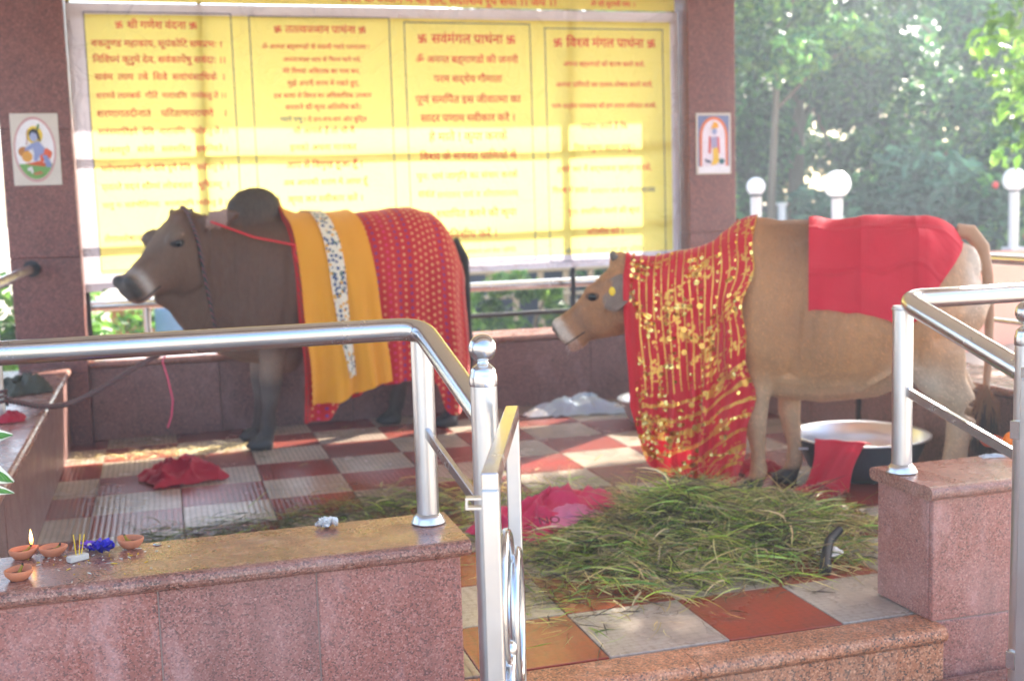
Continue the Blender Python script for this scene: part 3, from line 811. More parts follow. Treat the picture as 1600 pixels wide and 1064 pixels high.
class Beast:
    def __init__(s, name, label, cat, loc, face):
        s.root = thing(name, label, cat, loc, math.atan2(face[1], face[0]))
        s.M = s.root.matrix_basis.copy()
        s.M = Matrix.Translation(loc) @ Matrix.Rotation(math.atan2(face[1], face[0]), 4, 'Z')
    def hoof(s, x, y, k=1.0):
        for sg in (-1, 1):
            mb = MB().ball((0, 0, 0), 1.0, 16)
            mb.v = [(x + .012 + .058 * k * a * (1 + .25 * max(0, a)), y + sg * .027 * k + .026 * k * b * (1 - .3 * max(0, a)), max(.001, .022 + .05 * k * c * (1 - .45 * max(0, a)))) for a, b, c in mb.v]
            mb.build("hoof", "hoof", s.root, True)
    def line(s, pts, rad, name, mat):
        """a thin crease laid on the skin, cast in from the side"""
        q = []
        for p, d in pts:
            h = s.bvh.ray_cast(Vector(p) + Vector(d) * .5, -Vector(d))
            if h[0] is not None: q.append(h[0] + Vector(d) * rad * .2)
        if len(q) > 2: MB().tube(q, rad, 8).build(name, mat, s.root, True)
    def skin(s, mbs, vox, smooth, fn, relief=None):
        me = grow(mbs, vox, smooth, "body", relief); paint(me, fn); me.materials.append(MATS["coat"])
        s.body = link("body", me, s.root)
        s.hair(me, 42000)
        s.bvh = BVHTree.FromPolygons([v.co[:] for v in me.vertices], [tuple(p.vertices) for p in me.polygons])
    def hair(s, me, n):
        """short coat lying down and back along the skin"""
        g = np.random.default_rng(4); nf = len(me.polygons)
        ar = np.zeros(nf); me.polygons.foreach_get("area", ar); ce = np.zeros(nf * 3); me.polygons.foreach_get("center", ce); ce = ce.reshape(-1, 3)
        no = np.zeros(nf * 3); me.polygons.foreach_get("normal", no); no = no.reshape(-1, 3)
        fi = g.choice(nf, n, p=ar / ar.sum()); P = ce[fi] + g.normal(0, .006, (n, 3)); N = no[fi]; P = P - N * np.sum((P - ce[fi]) * N, 1, keepdims=True)
        col = np.zeros(len(me.vertices) * 4); me.color_attributes["tint"].data.foreach_get("color", col); col = col.reshape(-1, 4)[:, :3]
        v0 = np.array([me.polygons[i].vertices[0] for i in fi.tolist()])
        d = np.array([-.55, 0, -.8]) + g.normal(0, .28, (n, 3)) + np.stack([np.sin(P[:, 0] * 9 + P[:, 2] * 5) * .25, P[:, 0] * 0, np.cos(P[:, 0] * 7) * .2], 1)
        d = d - N * np.sum(d * N, 1, keepdims=True); d /= np.linalg.norm(d, axis=1, keepdims=True) + 1e-9
        L = g.uniform(.010, .024, (n, 1)); sd = np.cross(N, d) * g.uniform(.0008, .0016, (n, 1))
        V = np.stack([P - sd - N * .001, P + sd - N * .001, P + d * L + N * g.uniform(.001, .005, (n, 1))], 1)
        keep = P[:, 2] > .09
        V = V[keep]; C = col[v0[keep]] * g.uniform(.62, 1.45, (int(keep.sum()), 1))
        mb = MB(); mb.v = V.reshape(-1, 3).tolist(); mb.f = np.arange(len(mb.v)).reshape(-1, 3).tolist(); mb.sm = [False] * len(mb.f); mb.tint = np.clip(np.repeat(C, 3, 0), 0, 1)
        o = mb.build("coat_hair", "hair", s.body, True); o["kind"] = "stuff"
    def part(s, name, mb, mat): return mb.build(name, mat, s.root, True)
def headframe(poll, muz):
    a = (Vector(muz) - Vector(poll)); L = a.length; a.normalize()
    side = Vector((0, 0, 1)).cross(a).normalized(); up = a.cross(side)
    P = lambda s_, y, z: Vector(poll) + a * (L * s_) + side * y + up * z
    return P, a, side, up, L
plain("eye_dark", (0.008, 0.006, 0.005, 1), 0.08, var=0.0)
plain("horn", lin(96, 84, 72), 0.5)
plain("hoof", lin(52, 48, 46), 0.45, var=0.3)
plain("lid", lin(44, 34, 30), 0.6)
plain("lid_tan", lin(104, 70, 48), 0.6)
plain("nostril", (0.006, 0.005, 0.005, 1), 0.6, var=0)
plain("tag_yellow", lin(240, 200, 40), 0.5)

# ---- dark zebu bull, facing left
BULL = Beast("bull", "dark brown humped bull under red and yellow cloths, facing left", "bull", (0.157, -0.128, 0.0), (-0.978, -0.21))
tr = MB()
S = []
for x, zt, zb, w in [(-.80, 1.16, .86, .07), (-.76, 1.23, .74, .17), (-.66, 1.30, .64, .245), (-.52, 1.335, .60, .275), (-.34, 1.335, .585, .29), (-.08, 1.305, .55, .315), (.18, 1.29, .53, .31),
                      (.38, 1.31, .50, .275), (.54, 1.29, .49, .235), (.64, 1.24, .52, .19), (.72, 1.15, .60, .13), (.76, 1.05, .70, .07)]:
    c = zb + (zt - zb) * 0.52
    S.append(((x, 0, c), zt - c, c - zb, w, 2.3))
loft(tr, S, 30)
hump = MB(); blob(hump, (.47, 0, 1.28), (.17, .095, .21), (0, 0.10, 0)); blob(hump, (.44, 0, 1.37), (.135, .085, .125)); blob(hump, (.42, 0, 1.20), (.27, .13, .15)); blob(hump, (.60, .0, 1.20), (.16, .11, .14))
nk = MB()
loft(nk, [((.42, 0, .98), .30, .42, .20, 2.1), ((.58, .01, 1.02), .27, .44, .17, 2.1), ((.70, .03, 1.08), .23, .38, .145, 2.1), ((.80, .05, 1.14), .195, .30, .125, 2.1), ((.88, .075, 1.19), .16, .22, .11)], 24)
poll = (.85, .075, 1.29); muz = (1.265, .245, 1.0)
HP, ha, hs, hu, HL = headframe(poll, muz)
hd = MB()
loft(hd, [(HP(-.12, 0, -.04), .07, .10, .08, 2.2, hs), (HP(0, 0, -.025), .115, .18, .125, 2.3, hs), (HP(.16, 0, -.035), .128, .225, .14, 2.3, hs), (HP(.32, 0, -.045), .124, .24, .135, 2.3, hs), (HP(.48, 0, -.05), .112, .225, .115, 2.3, hs),
          (HP(.64, 0, -.052), .094, .162, .09, 2.3, hs), (HP(.80, 0, -.054), .084, .112, .08, 2.4, hs), (HP(.92, 0, -.058), .08, .094, .084, 2.5, hs), (HP(1.0, 0, -.062), .066, .078, .076, 2.5, hs), (HP(1.035, 0, -.065), .036, .048, .05, 2.4, hs)], 26)
blob(hd, HP(0.03, 0, .055), (.08, .10, .055)); blob(hd, HP(.34, .03, -.20), (.16, .075, .10), (0, .5, 0))
for sg in (-1, 1):
    blob(hd, HP(.34, sg * .115, .05), (.06, .032, .04), (0, .5, 0)); blob(hd, HP(.40, sg * .11, -.01), (.05, .02, .022), (0, .5, 0))       # brow
    blob(hd, HP(.97, sg * .05, -.002), (.042, .032, .036))                   # nostril wing
    blob(hd, HP(.22, sg * .085, -.12), (.09, .045, .075), (0, .6, 0))        # cheek
blob(hd, HP(.89, 0, -.128), (.07, .05, .032), (0, .55, 0))                   # chin
dw = MB()
loft(dw, [((1.04, .12, .98), .08, .11, .04), ((.93, .09, .93), .10, .13, .035), ((.84, .07, .86), .12, .17, .036), ((.74, .04, .78), .14, .18, .038), ((.64, .02, .69), .15, .17, .045), ((.52, 0, .60), .14, .125, .06), ((.40, 0, .57), .12, .10, .09)], 16)
er = MB()
ear(er, HP(.06, .09, .02), HP(.06, .10, .03) + Vector((-.21, .16, .05)), .082, (.5, .85, .0))
ear(er, HP(.10, -.09, .02), HP(.10, -.09, .02) + Vector((.06, -.20, -.03)), .075, (.6, .3, .1))
lg = MB()
def foreleg(mb, x, y, dx=0.0, k=1.0):
    limb(mb, [(x - .02, y * .95, .80), (x, y, .62), (x + dx * .3, y, .47), (x + dx * .5, y, .385), (x + dx * .5, y, .34), (x + dx * .8, y, .22), (x + dx, y, .125), (x + dx + .01, y, .085), (x + dx + .03, y, .045), (x + dx + .04, y, .0)],
         [.135 * k, .10 * k, .066 * k, .066 * k, .058 * k, .038 * k, .05 * k, .043 * k, .055 * k, .062 * k], 16, .88)
def hindleg(mb, x, y, k=1.0, dx=0.0):
    limb(mb, [(x + .10, y * .80, 1.02), (x + .10, y * .95, .84), (x + .06, y, .68), (x - .01 + dx * .4, y, .55), (x - .07 + dx * .6, y, .47), (x - .075 + dx * .7, y, .41), (x - .05 + dx * .9, y, .25), (x - .03 + dx, y, .13), (x - .015 + dx, y, .085), (x + dx, y, .045), (x + .015 + dx, y, 0)],
         [.19 * k, .175 * k, .135 * k, .09 * k, .066 * k, .062 * k, .045 * k, .053 * k, .048 * k, .056 * k, .064 * k], 16, .82)
foreleg(lg, .44, .15, .05); foreleg(lg, .42, -.13, .03)
hindleg(lg, -.66, .16); hindleg(lg, -.50, -.13, 1.0, .1)
sheath = MB(); blob(sheath, (-.05, 0, .55), (.16, .06, .07)); blob(sheath, (.36, .04, .53), (.14, .11, .12))
def bull_coat(co):
    x, y, z = co.T
    h = HP; rel = co - np.array(poll)[None, :]
    s_ = rel @ np.array(ha) / HL; v_ = rel @ np.array(hu)
    c = np.tile(np.array(lin(96, 54, 34)[:3]), (len(co), 1))
    c = mixc(c, lin(52, 36, 30), sst(1.18, 1.40, z) * (x < .62))                # darker hump
    c = mixc(c, lin(150, 118, 98), sst(.62, .48, z) * sst(.25, .4, x) * (z > .36))   # pale brisket
    c = mixc(c, lin(104, 74, 62), sst(.45, .62, x) * sst(1.0, .75, z) * .4)
    hd_ = sst(.12, .3, s_) * (x > .78)
    c = mixc(c, lin(106, 74, 56), hd_ * .8)
    c = mixc(c, lin(112, 90, 78), hd_ * sst(.02, .08, v_) * .8)
    c = mixc(c, lin(188, 178, 172), np.exp(-((s_ - .86) / .055) ** 2) * (x > .85) * sst(.07, -.02, v_) * sst(-.16, -.10, v_) * .95)   # pale muzzle band
    c = mixc(c, lin(48, 44, 46), sst(.93, .97, s_) * (x > .85) * sst(-.11, -.08, v_))
    c = mixc(c, lin(170, 128, 112), sst(.80, .90, s_) * (x > .85) * sst(-.10, -.13, v_) * .9)
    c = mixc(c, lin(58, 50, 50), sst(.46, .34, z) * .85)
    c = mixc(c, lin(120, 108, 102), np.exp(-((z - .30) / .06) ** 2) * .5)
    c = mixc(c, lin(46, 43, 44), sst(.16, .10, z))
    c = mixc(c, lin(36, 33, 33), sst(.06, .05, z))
    # ears: pinkish grey inside
    e = (np.abs(rel @ np.array(hs)) > .15) & (x > .7) & (s_ < .3) & (z > 1.2)
    c = mixc(c, lin(178, 140, 126), e * .9)
    return c
def bull_relief(p):
    d = .005 * noise.noise(p * 6) + .002 * noise.noise(p * 18)
    if .42 < p.x < .98 and p.z > .6 and p.z < 1.3:                    # neck folds
        w_ = math.sin(math.pi * (p.x - .42) / .56)
        d -= .008 * w_ * max(0, math.sin(2 * math.pi * (p.x + .10 * p.z + .03 * noise.noise(p * 3)) / .062)) ** 3
    g = math.exp(-((p.x - .33 - .12 * (1.2 - p.z)) / .03) ** 2) * (1 if .6 < p.z < 1.15 else 0)
    return d - .010 * g
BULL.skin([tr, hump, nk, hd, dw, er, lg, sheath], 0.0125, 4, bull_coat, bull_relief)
for sg in (-1, 1): BULL.line([(HP(u, 0, -.118 - .015 * (1 - u)), hs * sg) for u in [.74 + .03 * k for k in range(10)]], .0045, "mouth_line", "nostril")
BULL.hoof(.49 + .04, .15, 1.1); BULL.hoof(.45 + .04, -.13, 1.1); BULL.hoof(-.645, .16, 1.1); BULL.hoof(-.385, -.13, 1.1)
for sg in (-1, 1):
    BULL.part("eye", MB().ball(HP(.375, sg * .131, .02), .022, 14), "eye_dark"); BULL.part("eyelid", MB().ball(HP(.37, sg * .122, .022), .033, 14, (1.25, .8, .85)), "lid")
    BULL.part("nostril", MB().ball(HP(1.005, sg * .042, -.012), .014, 10, (1, 1, 1.3)), "nostril")
    b0 = HP(.02, sg * .075, .085); b1 = b0 + hu * .018 + hs * sg * .02 - ha * .02
    BULL.part("horn", MB().tube([b0, b0 * .5 + b1 * .5, b1], [.022, .017, .004], 12), "horn")
BULL.part("tail", MB().tube([(-.79, .02, 1.14), (-.86, .03, 1.02), (-.87, .03, .8), (-.87, .03, .6), (-.87, .04, .45), (-.87, .04, .3)], [.035, .03, .024, .022, .034, .01], 12), "nostril")

# ---- tan cow, facing left and away
COW = Beast("cow", "tan cow with red and gold veil over its neck, facing left", "cow", (2.196, -2.522, 0.0), (-0.857, 0.515))
tr = MB(); S = []
for x, zt, zb, w in [(-.505, 1.11, .86, .06), (-.48, 1.18, .76, .14), (-.41, 1.235, .68, .195), (-.31, 1.255, .60, .225), (-.18, 1.255, .51, .265), (-.02, 1.245, .435, .285), (.16, 1.245, .41, .275),
                      (.32, 1.255, .43, .24), (.46, 1.25, .46, .205), (.56, 1.19, .50, .16), (.64, 1.08, .58, .10), (.67, .98, .66, .06)]:
    c = zb + (zt - zb) * 0.5
    S.append(((x, 0, c), zt - c, c - zb, w, 2.25))
loft(tr, S, 30)
ex = MB(); blob(ex, (.44, 0, 1.20), (.14, .07, .065)); blob(ex, (-.21, .185, 1.11), (.11, .055, .09)); blob(ex, (-.21, -.185, 1.11), (.11, .055, .09))
blob(ex, (-.46, .085, 1.03), (.055, .045, .10)); blob(ex, (-.46, -.085, 1.03), (.055, .045, .10)); blob(ex, (.40, .13, .74), (.16, .09, .22)); blob(ex, (.40, -.13, .74), (.16, .09, .22))
nk = MB()
loft(nk, [((.40, 0, .92), .28, .36, .165, 2.1), ((.56, 0, .93), .24, .34, .13, 2.1), ((.72, 0, .93), .19, .28, .105, 2.1), ((.88, .0, .935), .155, .21, .095, 2.1), ((1.03, .0, .945), .13, .165, .09)], 22)
cpoll = (1.065, .01, 1.015); cmuz = (1.405, .05, .78)
CP, ca, cs_, cu_, CL = headframe(cpoll, cmuz)
hd = MB()
loft(hd, [(CP(-.10, 0, -.03), .05, .09, .06, 2.2, cs_), (CP(0, 0, -.02), .085, .15, .092, 2.3, cs_), (CP(.16, 0, -.035), .095, .185, .106, 2.3, cs_), (CP(.32, 0, -.045), .096, .195, .105, 2.3, cs_), (CP(.46, 0, -.05), .09, .18, .09, 2.3, cs_),
          (CP(.62, 0, -.055), .078, .145, .073, 2.3, cs_), (CP(.78, 0, -.057), .07, .11, .068, 2.4, cs_), (CP(.90, 0, -.06), .074, .104, .08, 2.7, cs_), (CP(.98, 0, -.064), .070, .092, .076, 2.8, cs_), (CP(1.03, 0, -.067), .048, .064, .056, 2.6, cs_)], 26)
blob(hd, CP(-.03, 0, .055), (.05, .06, .05))
for sg in (-1, 1):
    blob(hd, CP(.40, sg * .078, .022), (.045, .022, .032), (0, .5, 0))
    blob(hd, CP(.96, sg * .038, -.012), (.032, .026, .03)); blob(hd, CP(.48, sg * .080, -.02), (.04, .016, .018), (0, .5, 0))
    blob(hd, CP(.24, sg * .072, -.13), (.09, .034, .075), (0, .6, 0))
blob(hd, CP(.88, 0, -.142), (.068, .048, .034), (0, .6, 0))
er = MB()
ear(er, CP(.12, .09, .02), CP(.12, .09, .02) + Vector((-.03, .085, -.15)), .13, (.35, .9, .2))
ear(er, CP(.10, -.075, .02), CP(.02, -.24, .0), .052, (0.75, -.25, -.1))
lg = MB()
def cfore(mb, x, y, dx, k=.8):
    limb(mb, [(x - .03, y, .72), (x, y, .56), (x + .01 + dx * .2, y, .42), (x + .015 + dx * .4, y, .335), (x + .01 + dx * .5, y, .30), (x + dx * .8, y, .19), (x + dx, y, .105), (x + .01 + dx, y, .07), (x + .03 + dx, y, .035), (x + .035 + dx, y, 0)],
         [.13 * k, .10 * k, .07 * k, .066 * k, .06 * k, .043 * k, .052 * k, .047 * k, .058 * k, .066 * k], 14, .88)
cfore(lg, .44, .12, .0); cfore(lg, .30, -.11, -.02)
def chind(mb, x, y, dx, k=.88):
    limb(mb, [(x + .12, y * .75, .98), (x + .10, y * .92, .80), (x + .07, y, .64), (x + .01 + dx * .4, y, .51), (x - .05 + dx * .6, y, .43), (x - .055 + dx * .7, y, .37), (x - .035 + dx * .9, y, .22), (x - .02 + dx, y, .115), (x - .01 + dx, y, .075), (x + dx, y, .038), (x + .01 + dx, y, 0)],
         [.22 * k, .215 * k, .165 * k, .108 * k, .08 * k, .072 * k, .056 * k, .062 * k, .055 * k, .062 * k, .07 * k], 16, .72)
chind(lg, -.38, .14, .0); chind(lg, -.40, -.13, -.02)
def cow_coat(co):
    x, y, z = co.T
    rel = co - np.array(cpoll)[None, :]
    s_ = rel @ np.array(ca) / CL; v_ = rel @ np.array(cu_)
    c = np.tile(np.array(lin(204, 142, 88)[:3]), (len(co), 1))
    c = mixc(c, lin(126, 76, 42), sst(.88, 1.2, z) * sst(.6, .2, x) * sst(-.5, -.2, x) * .85)
    c = mixc(c, lin(150, 96, 60), np.exp(-((x - .22) / .16) ** 2) * sst(.55, .8, z) * .45)
    c = mixc(c, lin(224, 186, 146), sst(.60, .45, z) * .9)
    c = mixc(c, lin(226, 206, 182), np.exp(-((x + .28) / .14) ** 2) * np.exp(-((z - .53) / .09) ** 2) * .85)
    c = mixc(c, lin(206, 172, 138), sst(-.27, -.45, x) * .6)
    c = mixc(c, lin(236, 222, 204), sst(-.41, -.49, x) * sst(.75, .95, z) * .8)
    hd_ = sst(.0, .15, s_) * (x > .9)
    c = mixc(c, lin(176, 118, 74), hd_ * .9)
    c = mixc(c, lin(140, 92, 62), hd_ * np.exp(-((s_ - .70) / .07) ** 2) * .7)
    c = mixc(c, lin(226, 206, 188), sst(.84, .92, s_) * (x > 1.0) * sst(.07, .03, v_) * .95); c = mixc(c, lin(206, 150, 128), sst(.84, .92, s_) * (x > 1.0) * sst(-.10, -.13, v_) * .8)
    c = mixc(c, lin(60, 52, 48), sst(.985, 1.015, s_) * sst(-.075, -.05, v_) * (x > 1.1))
    c = mixc(c, lin(110, 88, 76), np.exp(-((s_ - .30) / .05) ** 2) * np.exp(-((v_ - .03) / .03) ** 2) * (x > 1.0) * .4)
    c = mixc(c, lin(204, 160, 118), sst(.40, .25, z) * .7)
    c = mixc(c, lin(70, 58, 50), sst(.085, .06, z))
    e = (np.abs(rel @ np.array(cs_)) > .105) & (x > .85) & (s_ < .4)
    c = mixc(c, lin(134, 118, 110), e * .85)
    return c
def cow_relief(p):
    d = .005 * noise.noise(p * 6) + .002 * noise.noise(p * 18)
    ay = abs(p.y)
    if ay > .08:
        d -= .030 * math.exp(-((p.x + .14) / .075) ** 2 - ((p.z - 1.0) / .075) ** 2)             # flank hollow
        d -= .016 * math.exp(-((p.x - .27 + .10 * (p.z - .9)) / .03) ** 2) * (1 if .55 < p.z < 1.15 else 0)   # behind the shoulder
        d -= .016 * math.exp(-((p.x + .22 - .25 * (p.z - .7)) / .03) ** 2) * (1 if .60 < p.z < .92 else 0)   # edge of the thigh
        if -.08 < p.x < .26 and .55 < p.z < 1.08: d += .0035 * math.sin(2 * math.pi * (p.x + .12 * p.z) / .062) * math.sin(math.pi * (p.z - .55) / .53)
        if -.26 < p.x < .02: d += .016 * math.exp(-((p.z - (.50 + .75 * (-.02 - p.x))) / .016) ** 2) * math.sin(math.pi * (p.x + .26) / .28)
        d += .012 * math.exp(-((p.x - .42) / .07) ** 2 - ((p.z - .80) / .10) ** 2)
    return d
COW.skin([tr, ex, nk, hd, er, lg], 0.0115, 4, cow_coat, cow_relief)
for sg in (-1, 1): COW.line([(CP(u, 0, -.112 - .012 * (1 - u)), cs_ * sg) for u in [.74 + .03 * k for k in range(10)]], .0035, "mouth_line", "lid")
COW.hoof(.475, .12, .9); COW.hoof(.315, -.11, .9); COW.hoof(-.37, .14, .9); COW.hoof(-.41, -.13, .9)
for sg in (-1, 1):
    COW.part("eye", MB().ball(CP(.43, sg * .096, .0), .021, 14, (1.15, .8, 1)), "eye_dark"); COW.part("eyelid", MB().ball(CP(.425, sg * .089, .002), .029, 14, (1.25, .7, .8)), "lid_tan")
    COW.part("nostril", MB().ball(CP(1.02, sg * .030, -.02), .011, 10, (1, 1, 1.3)), "nostril")
    b0 = CP(-.02, sg * .05, .085)
    COW.part("horn", MB().tube([b0, b0 + cu_ * .02 + cs_ * sg * .008, b0 + cu_ * .035 + cs_ * sg * .01], [.02, .015, .004], 10), "horn")
COW.part("ear_tag", MB().ball(CP(.12, .09, .02) + Vector((-.01, .072, -.06)), .013, 12, (1.2, .5, 1.6)), "tag_yellow")
tl = COW.part("tail", MB().tube([(-.42, 0, 1.18), (-.475, 0, 1.175), (-.525, 0, 1.11), (-.55, .0, .98), (-.56, .0, .80), (-.56, .0, .62), (-.55, .0, .46), (-.545, .0, .38)], [.036, .036, .031, .024, .02, .017, .015, .013], 14), "coat")
def tint_all(o, rgb, jit=0.0):
    me = o.data; a = me.color_attributes.new("tint", 'FLOAT_COLOR', 'POINT'); n = len(me.vertices)
    c = np.ones((n, 4)); c[:, :3] = np.array(rgb[:3]) * (1 + jit * RNG.standard_normal((n, 1))); a.data.foreach_set("color", np.clip(c, 0, 1).ravel())
tint_all(tl, lin(182, 136, 100))
mb = MB(); tint = []
for k in range(420):                                    # tail switch
    a = RNG.uniform(0, 6.28); r = .02 * math.sqrt(RNG.uniform()); z0 = RNG.uniform(.34, .50); L = RNG.uniform(.12, .26)
    bx, by = -.547 + r * math.cos(a), r * math.sin(a); sx, sy = RNG.normal(0, .018), RNG.normal(0, .018)
    w = .0022
    pts = [(bx, by, z0), (bx + sx * .9 + .01 * math.cos(a), by + sy * .9 + .01 * math.sin(a), z0 - L * .5), (bx + sx * 1.3, by + sy * 1.3, max(.1, z0 - L))]
    b = len(mb.v)
    mb.v += [(pts[0][0] - w, pts[0][1], pts[0][2]), (pts[0][0] + w, pts[0][1], pts[0][2]), (pts[1][0] - w, pts[1][1] + w, pts[1][2]), (pts[1][0] + w, pts[1][1] - w, pts[1][2]), pts[2]]
    mb.f += [(b, b + 1, b + 3, b + 2), (b + 2, b + 3, b + 4)]; mb.sm += [True, True]
    col = lin(150, 106, 78) if z0 > .44 else lin(70, 52, 44); tint += [col[:3]] * 5
mb.tint = tint; ts = COW.part("tail_switch", mb, "fodder"); ts["kind"] = "stuff"
mb = MB(); tint = []
for k in range(70):                                     # chin whiskers
    p = CP(RNG.uniform(.72, 1.0), RNG.normal(0, .022), -.12 + RNG.normal(0, .008)); L = RNG.uniform(.03, .075)
    d = Vector((RNG.normal(0, .25), RNG.normal(0, .2), -1)).normalized() * L; w = .0009; b = len(mb.v)
    mb.v += [(p.x - w, p.y, p.z + .02), (p.x + w, p.y, p.z + .02), tuple(p + d)]; mb.f.append((b, b + 1, b + 2)); mb.sm.append(True); tint += [lin(235, 225, 212)[:3]] * 3
mb.tint = tint; wk = COW.part("whiskers", mb, "fodder"); wk["kind"] = "stuff"
# ------------------------------------------------------------------ cloth
def cloth_mat(name, fn, rough=0.75, transl=0.18, weave=0.15):
    t = NT(name); uv = t.coord("UV"); u, v, _ = t.sep(uv)
    c, metal, rr = fn(t, uv, u, v)
    nm = t.bump(t.noise(t.mapping(uv, (1, 1, 1)), 420, 2), weave, 0.002)
    sh = t.bsdf(c, rr if rr is not None else rough, metal, nm, 0.25, Sheen_Weight=0.2)
    return t.done(t.mixs(transl, sh, t.trans(c)))
def dots(t, u, v, pu, pv, r, skew=0.5):
    cu_i = t.math('FLOOR', t.math('DIVIDE', u, pu))
    vv = t.math('ADD', t.math('DIVIDE', v, pv), t.math('MULTIPLY', cu_i, skew))
    fu = t.math('SUBTRACT', t.math('FRACT', t.math('DIVIDE', u, pu)), 0.5)
    fv = t.math('SUBTRACT', t.math('FRACT', vv), 0.5)
    d = t.math('SQRT', t.math('ADD', t.math('POWER', t.math('MULTIPLY', fu, pu / r), 2.0), t.math('POWER', t.math('MULTIPLY', fv, pv / r), 2.0)))
    return t.math('LESS_THAN', d, 1.0), cu_i, t.math('FLOOR', vv)
def bandhani(t, uv, u, v):
    mk, ci, vi = dots(t, u, v, 0.036, 0.042, 0.0085)
    wn_ = t.n("ShaderNodeTexWhiteNoise", noise_dimensions='1D'); t.set(wn_.inputs["W"], ci)
    col = t.ramp(wn_.outputs[0], [(0.0, lin(232, 176, 120)), (0.42, lin(226, 150, 110)), (0.55, lin(70, 92, 76)), (0.7, lin(110, 60, 140)), (0.84, lin(222, 60, 120)), (1.0, lin(240, 200, 150))], 'CONSTANT')
    n1 = t.noise(uv, 3, 4)
    base = t.mix(n1, lin(190, 28, 38), lin(214, 44, 48))
    return t.mix(mk, base, col), 0.0, None
cloth_mat("bandhani_red", bandhani)
def yellow(t, uv, u, v):
    s1 = t.math('SINE', t.math('MULTIPLY', t.math('ADD', u, v), 2 * math.pi / 0.016)); s2 = t.math('SINE', t.math('MULTIPLY', t.math('SUBTRACT', u, v), 2 * math.pi / 0.016))
    m_ = t.math('GREATER_THAN', t.math('MULTIPLY', s1, s2), 0.15)
    n1 = t.noise(uv, 4, 4)
    return t.mix(t.math('MULTIPLY', m_, 0.75), t.mix(n1, lin(240, 168, 40), lin(250, 186, 52)), lin(214, 120, 30)), 0.0, None
cloth_mat("cloth_yellow", yellow)
def floral(t, uv, u, v):
    vo = t.voro(uv, 42, out=1); g = t.sep(vo)[0]; d = t.voro(uv, 42, out=0)
    col = t.ramp(g, [(0, lin(60, 84, 128)), (0.35, lin(226, 168, 60)), (0.6, lin(90, 120, 110)), (0.8, lin(60, 84, 128))], 'CONSTANT')
    return t.mix(t.math('LESS_THAN', d, 0.42), lin(232, 224, 206), col), 0.0, None
cloth_mat("cloth_floral", floral)
def plainred(t, uv, u, v):
    n1 = t.noise(uv, 5, 4)
    return t.mix(n1, lin(214, 34, 58), lin(228, 52, 72)), 0.0, None
cloth_mat("cloth_red", plainred, 0.8, 0.2)
t = NT("cloth_red_creased"); uv = t.coord("UV"); u, v, _ = t.sep(uv)
def ridge(a, at_, w_): return t.math('MAXIMUM', 0.0, t.math('SUBTRACT', 1.0, t.math('DIVIDE', t.math('ABSOLUTE', t.math('SUBTRACT', a, at_)), w_)))
uw = t.math('ADD', u, t.math('MULTIPLY', t.noise(uv, 3, 2), .03)); vw = t.math('ADD', v, t.math('MULTIPLY', t.noise(uv, 2.5, 2), .04))
hh = t.math('ADD', t.math('ADD', ridge(uw, .235, .03), ridge(uw, .47, .025)), t.math('ADD', ridge(vw, .17, .02), ridge(vw, .40, .02)))
hh = t.math('ADD', hh, t.math('MULTIPLY', t.noise(uv, 7, 3, .5, .8), 1.2))
cr = t.mix(t.noise(uv, 5, 4), lin(206, 30, 54), lin(224, 48, 68))
nm = t.bump(t.noise(uv, 420, 2), .15, .002, t.bump(hh, .55, .02))
t.done(t.mixs(.18, t.bsdf(cr, .8, 0, nm, .25), t.trans(cr)))
def maroon(t, uv, u, v):
    return t.mix(t.noise(uv, 6, 4), lin(150, 18, 44), lin(188, 30, 52)), 0.0, None
cloth_mat("cloth_crimson", maroon, 0.7, 0.15)
def pink(t, uv, u, v):
    return t.mix(t.noise(uv, 6, 4), lin(222, 40, 84), lin(236, 70, 110)), 0.0, None
cloth_mat("cloth_pink", pink, 0.7, 0.2)
def palepink(t, uv, u, v):
    return t.mix(t.noise(uv, 6, 4), lin(238, 120, 150), lin(240, 138, 164)), 0.0, None
cloth_mat("cloth_palepink", palepink, 0.7, 0.2)
def chunri(t, uv, u, v):
    w_ = t.noise(uv, 3.5, 3, 0.5)
    uu = t.math('ADD', u, t.math('MULTIPLY', w_, 0.035))
    line = t.math('LESS_THAN', t.math('ABSOLUTE', t.math('SUBTRACT', t.math('FRACT', t.math('DIVIDE', uu, 0.034)), 0.5)), 0.10)
    vline = t.math('LESS_THAN', t.math('ABSOLUTE', t.math('SUBTRACT', t.math('FRACT', t.math('DIVIDE', t.math('ADD', v, t.math('MULTIPLY', w_, 0.08)), 0.075)), 0.5)), 0.12)
    low = t.math('GREATER_THAN', v, 0.70)
    ln = t.math('ADD', t.math('MULTIPLY', line, t.math('SUBTRACT', 1.0, low)), t.math('MULTIPLY', vline, low), clamp=True)
    brk = t.math('GREATER_THAN', t.noise(uv, 70, 3), 0.40)
    ln = t.math('MULTIPLY', ln, brk)
    pat = t.math('MULTIPLY', t.math('GREATER_THAN', t.noise(t.mapping(uv, (1, 1.6, 1)), 6.0, 3, 0.5), 0.53), t.math('LESS_THAN', t.voro(uv, 55, out=0), 0.5))
    g = t.math('MAXIMUM', ln, pat)
    g = t.math('MULTIPLY', g, t.math('GREATER_THAN', u, 0.05))
    red = t.mix(t.noise(uv, 5, 4), lin(196, 22, 40), lin(220, 40, 52))
    return t.mix(g, red, lin(226, 172, 84)), t.math('MULTIPLY', g, 0.9), t.math('SUBTRACT', 0.75, t.math('MULTIPLY', g, 0.45))
cloth_mat("chunri", chunri, 0.7, 0.12, 0.5)
t = NT("sequin"); t.done(t.bsdf(lin(238, 196, 110), 0.22, 1.0))

